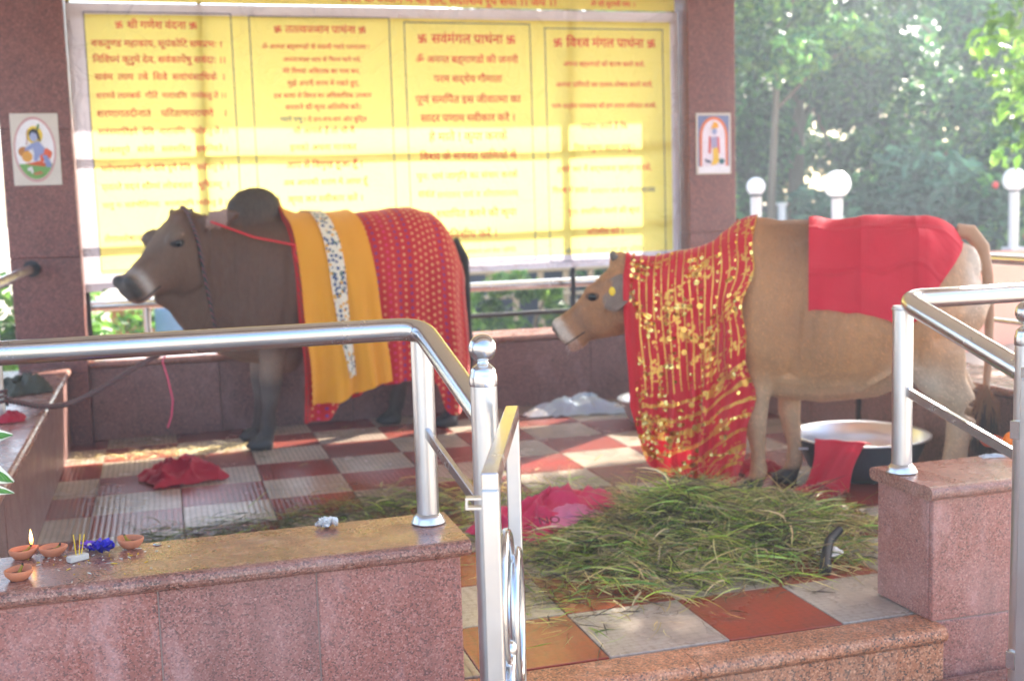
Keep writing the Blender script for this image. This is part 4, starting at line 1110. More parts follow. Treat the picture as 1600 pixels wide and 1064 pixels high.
def drape(beast, name, label, cat, mat, xs, zc, near, far, off=0.014, amp=0.02, lam=0.16, seed=0, nh=16, na=16, ygap=0.0, sway=None, push=0.0, crinkle=1.4):
    """a sheet laid over the animal's back: follows the body down to its widest point, then hangs"""
    V = []; UV = []; F = []; nx = len(xs)
    rnd = random.Random(seed); ph = [rnd.uniform(0, 6.28) for _ in range(6)]
    def side(x, sg, zb, k):
        pts = []; ymax = 0; c = Vector((x, 0, zc(x))); last = None
        for i in range(na + 1):
            a = math.radians(90 - 96 * i / na); d = Vector((0, sg * math.cos(a), math.sin(a)))
            h = beast.bvh.ray_cast(c + d * 1.2, -d)
            if h[0] is None: p = last.copy() if last else c + d * 0.2
            else: p = h[0] + d * off
            last = p
            y = abs(p.y); ymax = max(ymax, y); pts.append([x, ymax, p.z])
        z0 = pts[-1][2]
        out = [p for p in pts if p[2] > zb]
        if not out: out = pts[:1]
        n_hang = nh
        zs = out[-1][2]; ys = out[-1][1]
        # resample to a fixed count
        full = out + [[x, ys, zs + (zb - zs) * (j + 1) / n_hang] for j in range(n_hang) if zb < zs]
        L = [0.0]
        for p, q in zip(full[:-1], full[1:]): L.append(L[-1] + math.dist(p, q))
        N = na + nh; res = []
        for j in range(N + 1):
            s_ = L[-1] * j / N
            for q in range(len(L) - 1):
                if L[q + 1] >= s_: break
            else: q = max(0, len(L) - 2)
            if len(full) == 1: res.append((full[0], 0)); continue
            f = (s_ - L[q]) / max(1e-9, L[q + 1] - L[q])
            res.append(([full[q][m_] * (1 - f) + full[q + 1][m_] * f for m_ in range(3)], s_))
        return res
    M = beast.M
    grid = []
    for k, x in enumerate(xs):
        row = []
        for sg, zb in ((-1, far(x)), (1, near(x))):
            zb = zb + .02 * noise.noise((x * 7, 1.3, seed)) + .008 * noise.noise((x * 30, 7.7, seed))
            sd = side(x, sg, zb, k)
            rr = []
            for (p, s_) in sd:
                hang = max(0.0, (zc(x) + 0.05 - p[2])) / max(0.2, zc(x))
                hang = min(1, hang)
                sl = .12 * (p[2] - .6)
                rip = amp * hang ** 0.8 * (1.7 * noise.noise((x / lam * 1.5 + sl, p[2] * .8, seed + .3)) + 0.9 * math.sin(2 * math.pi * (x + sl * .3) / (lam * .8) + 3 * noise.noise((x * 4, p[2] * 1.5, seed))) + 0.5 * math.sin(2 * math.pi * x / (lam * 0.37) + ph[1] + 2 * p[2]))
                fine = crinkle * 0.006 * noise.noise((x * 8, p[2] * 7 + p[1] * 7, seed + 5.5)) + crinkle * .003 * noise.noise((x * 22, p[2] * 12, seed + 1.5))
                y = p[1] + rip * 0.6 + (amp * .8 + push) * hang + fine * (1.0 if crinkle > 2 else .6)
                xx = p[0] + 0.012 * hang * math.sin(9 * p[2] + ph[4]) + (sway(p[0], p[2]) if sway else 0)
                rr.append(((xx, sg * max(0, y) + ygap, p[2] + fine), s_))
            row.append(rr)
        line = [(p, -s_) for p, s_ in reversed(row[0])][:-1] + [(p, s_) for p, s_ in row[1]]
        grid.append(line)
    m_ = len(grid[0])
    # light smoothing along the body
    G = np.array([[p for p, _ in ln] for ln in grid])
    for _ in range(2):
        G[1:-1] = 0.25 * G[:-2] + 0.5 * G[1:-1] + 0.25 * G[2:]
    mb = MB(); uv = []
    for k in range(nx):
        for j in range(m_):
            mb.v.append(tuple(M @ Vector(G[k, j]))); uv.append((abs(xs[k] - xs[0]), grid[k][j][1] + 1.0 if False else abs(grid[k][j][1])))
    for k in range(nx - 1):
        for j in range(m_ - 1):
            a = k * m_ + j; mb.f.append((a, a + 1, a + m_ + 1, a + m_)); mb.sm.append(True)
    mb.uv = uv
    mean = M @ Vector((sum(xs) / nx, 0, 0))
    root = thing(name, label, cat, (mean.x, mean.y, 0.0))
    o = mb.build("cloth", mat, root)
    return root, o, G, grid
lsp = lambda a, b, n: [a + (b - a) * i / (n - 1) for i in range(n)]
interp = lambda xs, ys: (lambda x: float(np.interp(x, xs, ys)))

bc, bco, _, _ = drape(BULL, "draped_cloth", "red dotted cloth covering the bull's back and rump", "cloth", "bandhani_red", lsp(.33, -.845, 92), lambda x: .95,
      interp([-.85, -.75, -.58, -.50, -.38, -.1, .1, .2, .33], [.22, .12, .10, .30, .33, .33, .25, .16, .15]), interp([-.8, .4], [.8, .8]), 0.014, 0.042, 0.17, 4)
yc, yco, _, _ = drape(BULL, "draped_cloth", "orange yellow checked cloth laid over the bull's shoulders", "cloth", "cloth_yellow", lsp(.315, -.10, 50), lambda x: .95,
      interp([-.1, .0, .15, .315], [.36, .33, .27, .26]), interp([-.8, .4], [.9, .9]), 0.046, 0.042, 0.17, 4, push=.035, sway=lambda x, z: (1.3 - z) * (-.005 - .20 * (.315 - x)))
fs_, fso, _, _ = drape(BULL, "floral_strip", "", "", "cloth_floral", lsp(.165, .075, 10), lambda x: .95,
      interp([0, .2], [.40, .40]), interp([-.8, .4], [1.0, 1.0]), 0.056, 0.042, 0.17, 4, push=.042, sway=lambda x, z: (1.3 - z) * (-.005 - .20 * (.315 - x)) + max(0, 1.0 - z) * -(x - .10) * 1.1)
fso.parent = None
fso.name = "floral_strip"
vsw = np.array([tuple(wm(fs_) @ v.co) for v in fso.data.vertices]); inv = np.array(wm(yc).inverted())
fso.data.vertices.foreach_set("co", (vsw @ inv[:3, :3].T + inv[:3, 3]).ravel()); fso.parent = yc
bpy.data.objects.remove(fs_)

vc, vco, VG, _ = drape(COW, "embroidered_veil", "red veil with gold embroidery hanging over the tan cow's neck", "veil", "chunri", lsp(1.05, .47, 74), interp([.35, .6, 1.0], [.88, .92, .95]),
      interp([.47, .52, .7, .92, .98, 1.05], [.05, .03, .04, .09, .16, .40]), interp([.3, 1.0], [.4, .5]), 0.016, 0.045, 0.13, 9, sway=lambda x, z: max(0, 1.0 - z) * (-.035 if x > .7 else .02) + (.022 * math.sin(z * 8.5 + 1) + .012 * math.sin(z * 23)) * max(0, min(1, (.66 - x) / .16)))
# sequins stitched on the near side
mb = MB(); nearG = VG[:, VG.shape[1] // 2:, :]; rq = random.Random(2)
for k in range(3600):
    i = rq.randrange(4, VG.shape[0] - 1); j = int(nearG.shape[1] * rq.random() ** 0.9 * 0.95)
    row = (i % 9 in (0, 1)) if j < 24 else (j % 4 == 0)
    band = noise.noise((i * .11, j * .25, 3.3)) * 2 + (.1 if i < 45 else -.5)
    if not row and band < 0.35: continue
    if row and noise.noise((i * .3, j * .5, 8.3)) < -.1: continue
    p = Vector(nearG[i, j]) + Vector((0, .004, 0)); s_ = rq.choice((.0025, .003, .004, .005, .0065)) if row else rq.choice((.004, .006, .0085))
    R = Euler((rq.gauss(0, .45), rq.gauss(0, .3), rq.gauss(0, .45))).to_matrix()
    q = [COW.M @ (p + R @ Vector((a * s_, 0, b * s_ * 1.3))) for a, b in ((-1, -1), (1, -1), (1, 1), (-1, 1))]
    mb.add(q, [(0, 1, 2, 3)])
sq = mb.build("sequins", "sequin", vc); sq["kind"] = "stuff"
mb = MB()
for (i, j) in [(34, 12), (33, 15), (36, 22), (38, 25), (40, 28), (24, 27), (14, 30), (12, 30), (10, 30), (44, 9), (46, 14), (48, 20), (20, 33), (26, 34), (30, 35)]:
    p = COW.M @ (Vector(nearG[i, min(j, nearG.shape[1] - 1)]) + Vector((0, .007, 0))); d = (COW.M.to_3x3() @ Vector((0, 1, 0)))
    mb.tube([p, p + d * .003], .014, 12)
cd_ = mb.build("gold_discs", "sequin", vc); cd_["kind"] = "stuff"
rc, rco, _, _ = drape(COW, "draped_cloth", "plain red cloth square folded over the tan cow's rump", "cloth", "cloth_red_creased", lsp(.215, -.455, 60), lambda x: .86,
      interp([-.46, -.40, -.32, -.24, -.16, -.06, .0, .14, .22], [1.17, 1.06, .95, .82, .79, .83, .86, .86, .86]), interp([-.6, .1], [.95, .95]), 0.016, 0.05, 0.42, 21, crinkle=2.6)

# crumpled cloth and litter on the floor
def crumple(name, label, cat, mat, c, rx, ry, h, seed, rot=0.0, n=46, z0=0.004):
    r = thing(name, label, cat, (c[0], c[1], z0)); mb = MB(); uv = []
    ca_, sa = math.cos(rot), math.sin(rot)
    for j in range(n + 1):
        for i in range(n + 1):
            u = -1 + 2 * i / n; v = -1 + 2 * j / n
            ed = max(abs(u), abs(v)); rad = 1 + 0.25 * noise.noise((u * 1.3, v * 1.3, seed))
            q = Vector((u * 2.2 + seed, v * 2.2, seed * .37))
            x = rx * (u * rad + 0.28 * noise.noise(q * .9)); y = ry * (v * rad + 0.3 * noise.noise(q * .9 + Vector((9, 3, 1))))
            rd = 1 - abs(noise.noise(q * 1.1)) * 2.2; rd2 = 1 - abs(noise.noise(q * 2.4 + Vector((4, 4, 4)))) * 2
            z = h * max(0.02, (1 - ed ** 2.2)) * (0.45 + 0.55 * max(0, rd)) + h * 0.22 * max(0, rd2) * (1 - ed * .7)
            mb.v.append((c[0] + x * ca_ - y * sa, c[1] + x * sa + y * ca_, z0 + max(0.002, z))); uv.append((u * rx, v * ry))
    for j in range(n):
        for i in range(n):
            a = j * (n + 1) + i; mb.f.append((a, a + 1, a + n + 2, a + n + 1)); mb.sm.append(True)
    mb.uv = uv
    mb.build("cloth", mat, r); return r
crumple("crumpled_cloth", "crumpled crimson cloth lying on the tiles below the bull's head", "cloth", "cloth_crimson", (-.79, -.98), .19, .17, .11, 3.1, .3)
pk = crumple("crumpled_cloth", "bright pink printed cloth beside the grass heap, near the gate", "cloth", "cloth_pink", (.72, -2.56), .36, .19, .13, 5.2, .55, 46, .02)
crumple("crumpled_cloth", "pale pink corner of cloth lying over the bright pink cloth", "cloth", "cloth_palepink", (.72, -2.74), .13, .08, .05, 2.2, .35, 24, .08)
crumple("crumpled_cloth", "small red cloth lying behind the tan cow's front hooves", "cloth", "cloth_crimson", (1.95, -2.02), .13, .08, .06, 7.7, .2, 24)
t = NT("polythene"); cc = t.mix(t.noise(t.coord(), 9, 3), lin(196, 216, 214), lin(206, 210, 240))
t.done(t.mixs(0.4, t.bsdf(cc, 0.2, 0, None, 0.6), t.trans(cc)))
plain("paper_white", lin(238, 236, 232), 0.7)
crumple("plastic_bag", "pale bluish plastic bag crumpled against the back wall", "bag", "polythene", (1.70, -.09), .26, .14, .11, 4.4, -.1)
crumple("paper_scrap", "white scrap of paper on the tiles left of the plastic bag", "paper", "paper_white", (1.42, -.10), .08, .05, .04, 8.4, 0, 16)
crumple("paper_scrap", "white scrap of paper in the grass by the right pedestal", "paper", "paper_white", (1.50, -3.42), .05, .035, .03, 1.4, .4, 16, .03)
# printed marks on the pink cloth
def flat_text(s, c, size, rz, tilt, mat, parent, name="lettering"):
    vs, fs = _text_mesh(s); R = Euler((tilt, 0, rz)).to_matrix(); cx = max(v.x for v in vs) / 2
    mb = MB().add([Vector(c) + R @ Vector(((v.x - cx) * size, (v.y - .35) * size, 0)) for v in vs], fs)
    o = mb.build(name, mat, parent); o["kind"] = "stuff"; return o
plain("ink_maroon", lin(120, 24, 44), 0.6)
flat_text("NO", at(858, 812, z=.15), .055, -.1, .5, "ink_maroon", pk)

# ------------------------------------------------------------------ ropes
t = NT("rope_grey"); v = t.coord(); x, y, z = t.sep(v)
wv = t.math('SINE', t.math('MULTIPLY', t.math('ADD', t.math('ADD', x, y), z), 260.0))
c = t.mix(t.math('GREATER_THAN', wv, 0.7), lin(62, 70, 66), lin(150, 70, 82)); t.done(t.bsdf(c, 0.8, 0, t.bump(wv, 0.5, 0.004)))
plain("string_red", lin(214, 40, 56), 0.7)
plain("string_pink", lin(226, 78, 110), 0.7)
def ring_on(beast, c, a, b, off, n=40, rng=(0, 360)):
    pts = []; c, a, b = Vector(c), Vector(a).normalized(), Vector(b).normalized()
    for k in range(n + 1):
        th = math.radians(rng[0] + (rng[1] - rng[0]) * k / n); d = a * math.cos(th) + b * math.sin(th)
        h = beast.bvh.ray_cast(c + d * .8, -d)
        if h[0] is not None: pts.append(beast.M @ (h[0] + d * off))
    return pts
hp = ring_on(BULL, (.83, .06, 1.10), (0, 1, 0), (.20, 0, 1), .009, 44, (-100, 262))
rope = thing("rope", "grey rope from the bull's neck to the post on the left wall", "rope", tuple(hp[0]))
MB().tube(hp, .010, 10).build("halter", "rope_grey", rope)
e0 = Vector(hp[2]); e1 = Vector((-1.52, -1.60, .56)); mid = at(240, 558, Y=-.75); m2 = at(110, 630, Y=-1.25)
cpts = []
ctrl = [e0, e0.lerp(mid, .5) + Vector((0, 0, -.02)), mid, m2, e1]
for i in range(len(ctrl) - 1):
    p0, p1, p2, p3 = ctrl[max(0, i - 1)], ctrl[i], ctrl[i + 1], ctrl[min(len(ctrl) - 1, i + 2)]
    for k in range(10):
        u = k / 10
        cpts.append(0.5 * ((2 * p1) + (p2 - p0) * u + (2 * p0 - 5 * p1 + 4 * p2 - p3) * u * u + (3 * p1 - p0 - 3 * p2 + p3) * u ** 3))
cpts.append(e1)
MB().tube(cpts, .0135, 10).build("lead", "rope_grey", rope)
MB().tube([(-1.55 + .031 * math.cos(a), -1.60 + .031 * math.sin(a), .54 + a * .0035) for a in [i * .35 for i in range(55)]], .008, 8).build("knot", "rope_grey", rope)
crumple("crumpled_cloth", "maroon rag tied round the foot of the left wall post", "cloth", "cloth_crimson", (-1.50, -1.66), .06, .05, .05, 6.1, 0, 20, .474)
strg = thing("cord", "red cord from the bull's ear to the edge of its cloths", "cord", tuple(BULL.M @ Vector((.80, .22, 1.25))))
q0 = HP(.0, .20, .02); q0 = BULL.M @ q0
q1 = None
for (x_, z_) in ((.32, 1.16),):
    h = BULL.bvh.ray_cast(Vector((x_, 1.2, z_)), Vector((0, -1, 0))); q1 = BULL.M @ (h[0] + Vector((0, .05, 0)))
MB().tube([q0, q0.lerp(q1, .5) + Vector((0, -.02, -.02)), q1], .006, 8).build("strand", "string_red", strg)
MB().tube([q1, q1 + Vector((-.01, -.02, -.05)), q1 + Vector((.01, -.01, -.10))], .004, 8).build("strand", "string_red", strg)
ps = [at(x_, y_, Y=-.70) for x_, y_ in ((278, 520), (262, 545), (254, 565), (262, 590), (270, 625), (268, 650), (262, 668))]
s2 = thing("cord", "thin pink string dangling from the bull's rope", "cord", tuple(ps[0]))
MB().tube(ps, .0045, 8).build("strand", "string_pink", s2)
# ------------------------------------------------------------------ vessels, lamps, offerings
def pan(name, label, c, r, h, dark, tilt=0.0):
    root = thing(name, label, "basin", (c[0], c[1], 0.0))
    out = [(0.001, .004), (r * .62, .004), (r * .80, h * .25), (r * .93, h * .7), (r, h * .985)]
    MB().lathe(out, (c[0], c[1], 0), 40).build("outer_wall", dark, root)
    inn = [(r, h * .985), (r + .018, h), (r + .02, h + .006), (r + .012, h + .010), (r - .008, h), (r * .92, h * .68), (r * .78, h * .24), (r * .6, .02), (0.001, .02)]
    MB().lathe(inn, (c[0], c[1], 0), 40).build("inner_bowl", "aluminium", root)
    for sg in (-1, 1):
        pts = [(c[0] + sg * (r + .005 + .045 * math.sin(k * math.pi / 8)), c[1] + .05 * math.cos(k * math.pi / 8), h * .84) for k in range(9)]
        MB().tube(pts, .006, 8).build("handle", "aluminium", root)
    return root
plain("soot", lin(70, 70, 76), 0.6, var=0.75, scale=9, bump=0.3)
pan("feed_pan", "large aluminium pan with a sooty outside under the tan cow", (2.37, -2.28), .31, .20, "soot")
pan("water_basin", "shallow metal basin on the floor behind the embroidered veil", (2.02, -.62), .22, .15, "aluminium")
# red cloth hanging from the pan's rim to the floor
rcx = thing("hanging_cloth", "red cloth hanging over the rim of the large aluminium pan", "cloth", (2.10, -2.55, 0))
mb = MB(); uv = []; N, Mm = 26, 12
for j in range(N + 1):
    v = j / N
    for i in range(Mm + 1):
        u = i / Mm - .5
        if v < .15: y_, z_ = .03 - v * .22, (.224) + .012 * math.sin(v / .15 * math.pi / 2)
        elif v < .72: k = (v - .15) / .57; y_, z_ = -.003 - .05 * k, .236 - .216 * k
        else: k = (v - .72) / .28; y_, z_ = -.062 - .12 * k, .02 + .02 * math.sin(k * 9 + u * 8) * (1 - k) + .008
        w_ = .23 * (1 - .2 * v)
        # local frame on the pan's front left edge
        d = Vector((-.72, -.69, 0)); sd = Vector((.69, -.72, 0)); p0 = Vector((2.37, -2.28, 0)) + d * (.342 - y_)
        p = p0 + sd * (u * w_) + d * (.008 * math.sin(u * 14 + v * 3)) + Vector((0, 0, z_)) + sd * (-.075 * v + .012 * math.sin(v * 7 + u * 3)) + d * (.014 * v * math.sin(u * 11 + 1))
        mb.v.append(tuple(p)); uv.append((u * .2, v * .4))
for j in range(N):
    for i in range(Mm):
        a = j * (Mm + 1) + i; mb.f.append((a, a + 1, a + Mm + 2, a + Mm + 1)); mb.sm.append(True)
mb.uv = uv; mb.build("cloth", "cloth_red", rcx)
crumple("crumpled_cloth", "dark red cloth bunched on the floor in front of the aluminium pan", "cloth", "cloth_crimson", (1.93, -2.62), .10, .08, .07, 9.3, .4, 24)
# iron peg by the pedestal
ip = thing("iron_peg", "dark bent iron peg standing in the grass by the right pedestal", "peg", (1.44, -3.35, 0))
MB().tube([(1.40, -3.56, .012), (1.44, -3.5, .05), (1.49, -3.44, .085), (1.56, -3.40, .11)], [.022, .02, .017, .015], 10).build("shaft", "iron_dark", ip)

plain("clay", lin(206, 128, 92), 0.8, var=0.1, bump=0.15, scale=30)
plain("clay_red", lin(176, 78, 52), 0.8, var=0.1, bump=0.15, scale=30)
plain("wick", lin(150, 128, 40), 0.8); plain("char", lin(30, 26, 24), 0.9)
t = NT("oil"); t.done(t.bsdf(lin(120, 74, 44), 0.08))
t = NT("flame"); em = t.n("ShaderNodeEmission"); x, y, z = t.sep(t.coord("Generated"))
t.set(em.inputs[0], t.ramp(z, [(0.0, (1, .18, .02, 1)), (0.25, (1, .35, .05, 1)), (0.6, (1, .72, .28, 1)), (1.0, (1, .42, .08, 1))])); em.inputs[1].default_value = 3.2; t.done(em.outputs[0])
def diya(px, py, label, mat, lit=False, z=.45, s=1.0, rot=0.0):
    p = at(px, py, z=z)
    r = thing("clay_lamp", label, "lamp", tuple(p), rot, "clay oil lamps")
    prof = [(.001, 0), (.019, 0), (.024, .004), (.032, .014), (.0355, .023), (.035, .0265), (.0325, .0275), (.030, .024), (.027, .016), (.022, .010), (.001, .008)]
    mb = MB().lathe([(a * s, b * s) for a, b in prof], (0, 0, 0), 32)
    mb.v = [(x * (1 + .22 * max(0, x / (.035 * s)) ** 3 * (z_ / (.027 * s))), y * (1 - .12 * max(0, x / (.035 * s)) ** 2), z_ + .003 * s * max(0, x / (.035 * s)) ** 2 * (z_ / (.027 * s))) for x, y, z_ in mb.v]
    mb.build("bowl", mat, r, True)
    MB().lathe([(.001, .015 * s), (.0258 * s, .015 * s)], (0, 0, 0), 24).build("oil", "oil", r, True)
    w_ = MB().tube([(0, 0, .016 * s), (.012 * s, .002, .02 * s), (.022 * s, 0, .032 * s)], [.004 * s, .0045 * s, .003 * s], 8).build("wick", "wick", r, True)
    MB().tube([(.021 * s, 0, .03 * s), (.023 * s, 0, .036 * s)], [.0035 * s, .0022 * s], 8).build("charred_tip", "char", w_, True)
    if lit:
        MB().lathe([(.0004, .034), (.0032, .038), (.0048, .046), (.0042, .056), (.0024, .066), (.0009, .074), (.0002, .078)], (.024, 0, 0), 14).build("flame", "flame", r, True)
    return r
diya(36, 872, "burning clay lamp with a small flame, on the coping at far left", "clay", True, rot=.2)
diya(83, 868, "unlit clay lamp just right of the burning lamp", "clay", rot=-.4)
diya(30, 905, "unlit clay lamp on the coping edge below the burning lamp", "clay", rot=1.2)
diya(205, 855, "unlit clay lamp standing apart, right of the blue flowers", "clay", rot=2.4)
diya(1548, 697, "red clay lamp on the right pedestal beside the orange fruit", "clay_red", s=1.15, rot=.7)
diya(1478, 0.0 + 742, "", "clay_red") if False else None

p = at(122, 876, z=.45)
ih = thing("incense_holder", "small white incense block with yellow sticks between lamps and flowers", "incense holder", tuple(p), .55)
MB().box(-.027, .027, -.012, .012, .001, .017, .002).build("block", "plaster", ih, True)
plain("stick_yellow", lin(232, 196, 50), 0.6)
for dx, tx, ty, h in ((-.004, -.004, 0, .062), (.004, .009, .004, .058), (.010, .013, .0, .056)):
    MB().tube([(dx, 0, .012), (dx + tx, ty, .012 + h)], .0014, 6).build("stick", "stick_yellow", ih, True)
def petals(name, label, cat, loc, n, r0, r1, col, lift, seed, ruff=0.0, lay=1, center=None):
    root = thing(name, label, cat, tuple(loc)); rq = random.Random(seed)
    for l in range(lay):
        for k in range(n):
            a = 2 * math.pi * k / n + rq.uniform(-.25, .25) + l * .4; L = rq.uniform(r0, r1) * (1 - .18 * l); W = L * rq.uniform(.45, .65); lf = lift + .35 * l + rq.uniform(-.2, .2)
            mb = MB(); tint = []; n1 = 5
            for i in range(n1 + 1):
                u = i / n1; wd = W * math.sin(math.pi * min(.96, .12 + .82 * u)) * .62
                for sgn in (-1, 0, 1):
                    x = L * u * math.cos(lf * u * 1.1); z = L * u * math.sin(lf * (1 - .5 * u)) + (.12 * L * abs(sgn) if sgn else 0) + ruff * L * math.sin(7 * u + sgn * 2 + k)
                    yv = sgn * wd
                    mb.v.append((x * math.cos(a) - yv * math.sin(a), x * math.sin(a) + yv * math.cos(a), .004 + z + .004 * l)); f = rq.uniform(.85, 1.15); tint.append([min(1, c_ * f) for c_ in col[:3]])
            for i in range(n1):
                for j in range(2):
                    q = i * 3 + j; mb.f.append((q, q + 1, q + 4, q + 3)); mb.sm.append(True)
            mb.tint = tint; mb.build("petal", "petal", root, True)
    if center: MB().ball((0, 0, .012), center[0], 10).build("flower_centre", center[1], root, True)
    return root
plain("pale_centre", lin(236, 226, 170), 0.6)
petals("flower", "crumpled deep blue flower beside the incense block", "flower", at(160, 864, z=.45), 7, .04, .056, lin(52, 44, 190), .7, 4, .12, 2, (.006, "pale_centre"))
petals("flower", "violet and pink flower lying behind the deep blue one", "flower", at(140, 858, z=.45), 6, .036, .048, lin(120, 70, 190), .5, 5, .1, 1, (.006, "pale_centre"))
petals("flower", "ruffled white flower lying on the coping near the steel post", "flower", at(510, 824, z=.45), 12, .03, .042, lin(255, 255, 255), .45, 8, .2, 3)
cn = thing("coin", "small metal coin on the coping right of the lone clay lamp", "coin", tuple(at(246, 851, z=.45)))
MB().lathe([(.001, .001), (.0115, .001), (.012, .002), (.0115, .003), (.001, .003)], (0, 0, 0), 24).build("disc", "steel", cn, True)
mb = MB(); tint = []
rq = random.Random(12)
for k in range(75):                                      # rice grains and petal crumbs
    px = rq.gauss(150, 45) if k < 60 else rq.uniform(20, 300); py = rq.gauss(870, 14)
    q = at(px, min(max(py, 846), 915), z=.452)
    if q.y < -4.13 or q.y > -3.81: continue
    a = rq.uniform(0, 3.14); L = rq.choice((.003, .004, .006, .010)); W = rq.choice((.0011, .0014, .002)); b = len(mb.v)
    for z in (0, .0016):
        mb.v += [(q.x + L * math.cos(a) * i - W * math.sin(a) * j, q.y + L * math.sin(a) * i + W * math.cos(a) * j, .4505 + z) for i, j in ((-1, 0), (0, -1), (1, 0), (0, 1))]
    mb.f += [(b + 4, b + 5, b + 6, b + 7), (b, b + 1, b + 5, b + 4), (b + 1, b + 2, b + 6, b + 5), (b + 2, b + 3, b + 7, b + 6), (b + 3, b, b + 4, b + 7)]; mb.sm += [False] * 5
    col = rq.choice((lin(240, 236, 226), lin(236, 230, 214), lin(230, 190, 40), lin(200, 190, 180))); tint += [col[:3]] * 8
mb.tint = tint; o = mb.build("rice_grains", "petal"); tag(o, "scattered rice grains and petal crumbs on the front coping", "grains", kind="stuff")

plain("orange_peel", lin(240, 120, 24), 0.45, bump=0.3, scale=60)
og = thing("orange", "orange fruit on the right pedestal beside the gate", "fruit", tuple(at(1583, 703, z=.45)))
MB().ball((0, 0, .034), .035, 20, (1, 1, .95)).build("peel", "orange_peel", og, True)
MB().lathe([(.001, .068), (.004, .068), (.003, .071), (.0005, .072)], (0, 0, 0), 10).build("stalk", "wick", og, True)
crumple("foil_scrap", "scrap of pale foil on the right pedestal's coping", "foil", "polythene", tuple(at(1550, 714, z=.45)[:2]), .045, .022, .012, 3.3, -.2, 16, .451)
plain("dry_moss", lin(70, 66, 54), 0.95, var=0.4, bump=0.6, scale=40)
crumple("dried_bundle", "dark dried grass bundle lying on the left wall's coping", "bundle", "dry_moss", (-1.52, -.72), .12, .14, .09, 5.5, .3, 30, .473)

# ------------------------------------------------------------------ devotional prints on the pillars
def print_tile(label, x0, x1, z0, z1, y, shapes):
    r = thing("picture_tile", label, "picture", ((x0 + x1) / 2, y, z0))
    MB().box(x0, x1, y - .009, y, z0, z1, .0015).build("tile_body", "plaster", r)
    w_, h_ = x1 - x0, z1 - z0
    for k, (nm, kind, col, a) in enumerate(shapes):
        yy = y - .0096 - .0005 * k; mb = MB()
        if kind == 'e': cx, cz, rx, rz, rot = a; pts = [(cx + rx * math.cos(t_) * math.cos(rot) - rz * math.sin(t_) * math.sin(rot), cz + rx * math.cos(t_) * math.sin(rot) + rz * math.sin(t_) * math.cos(rot)) for t_ in [2 * math.pi * i / 28 for i in range(28)]]
        else: pts = a
        mb.add([(x0 + u * w_, yy, z0 + v * h_) for u, v in pts], [tuple(range(len(pts)))])
        mb.tint = [lin(*col)[:3]] * len(pts); mb.build(nm, "print", r)
    return r
SK = (150, 160, 205)
print_tile("white picture tile with an oval print of a blue child by clay pots", -1.607, -1.348, 1.54, 1.95, .1995, [
    ("oval_rim", 'e', (206, 150, 152), (.48, .5, .44, .455, 0)), ("oval_ground", 'e', (244, 240, 244), (.48, .5, .405, .42, 0)),
    ("grass", 'p', (120, 170, 90), [(.48 + .40 * math.cos(a), .5 + .415 * math.sin(a)) for a in [math.pi * (1.16 + .68 * i / 14) for i in range(15)]]),
    ("halo", 'e', (250, 214, 60), (.49, .70, .17, .125, 0)), ("pot", 'e', (196, 128, 60), (.24, .47, .11, .07, 0)), ("pot", 'e', (232, 166, 70), (.31, .40, .11, .075, 0)),
    ("blanket", 'p', (214, 92, 40), [(.25, .30), (.55, .34), (.72, .30), (.66, .26), (.45, .28)]),
    ("sash", 'p', (226, 96, 50), [(.58, .46), (.72, .52), (.84, .46), (.80, .38), (.66, .34), (.58, .30)]),
    ("torso", 'p', SK, [(.40, .58), (.56, .62), (.68, .52), (.66, .44), (.58, .42), (.52, .34), (.44, .34), (.46, .46)]), ("arm", 'p', SK, [(.42, .58), (.28, .52), (.26, .48), (.42, .50)]),
    ("leg", 'p', (140, 152, 200), [(.62, .42), (.72, .42), (.80, .30), (.80, .25), (.70, .25), (.66, .34)]),
    ("face", 'e', (168, 176, 214), (.47, .68, .085, .07, 0)), ("hair", 'p', (54, 50, 56), [(.38, .68), (.38, .75), (.46, .79), (.56, .77), (.60, .66), (.62, .60), (.56, .64), (.53, .72), (.44, .74)]),
    ("feather", 'p', (100, 140, 80), [(.53, .78), (.58, .86), (.61, .84), (.58, .77)]), ("staff", 'p', (176, 110, 90), [(.31, .56), (.33, .56), (.36, .78), (.345, .78)]),
    ("calf", 'p', (236, 232, 230), [(.30, .24), (.40, .27), (.42, .18), (.38, .16), (.36, .21), (.31, .20)]), ("toy", 'p', (190, 120, 80), [(.42, .17), (.58, .20), (.62, .16), (.44, .14)])])
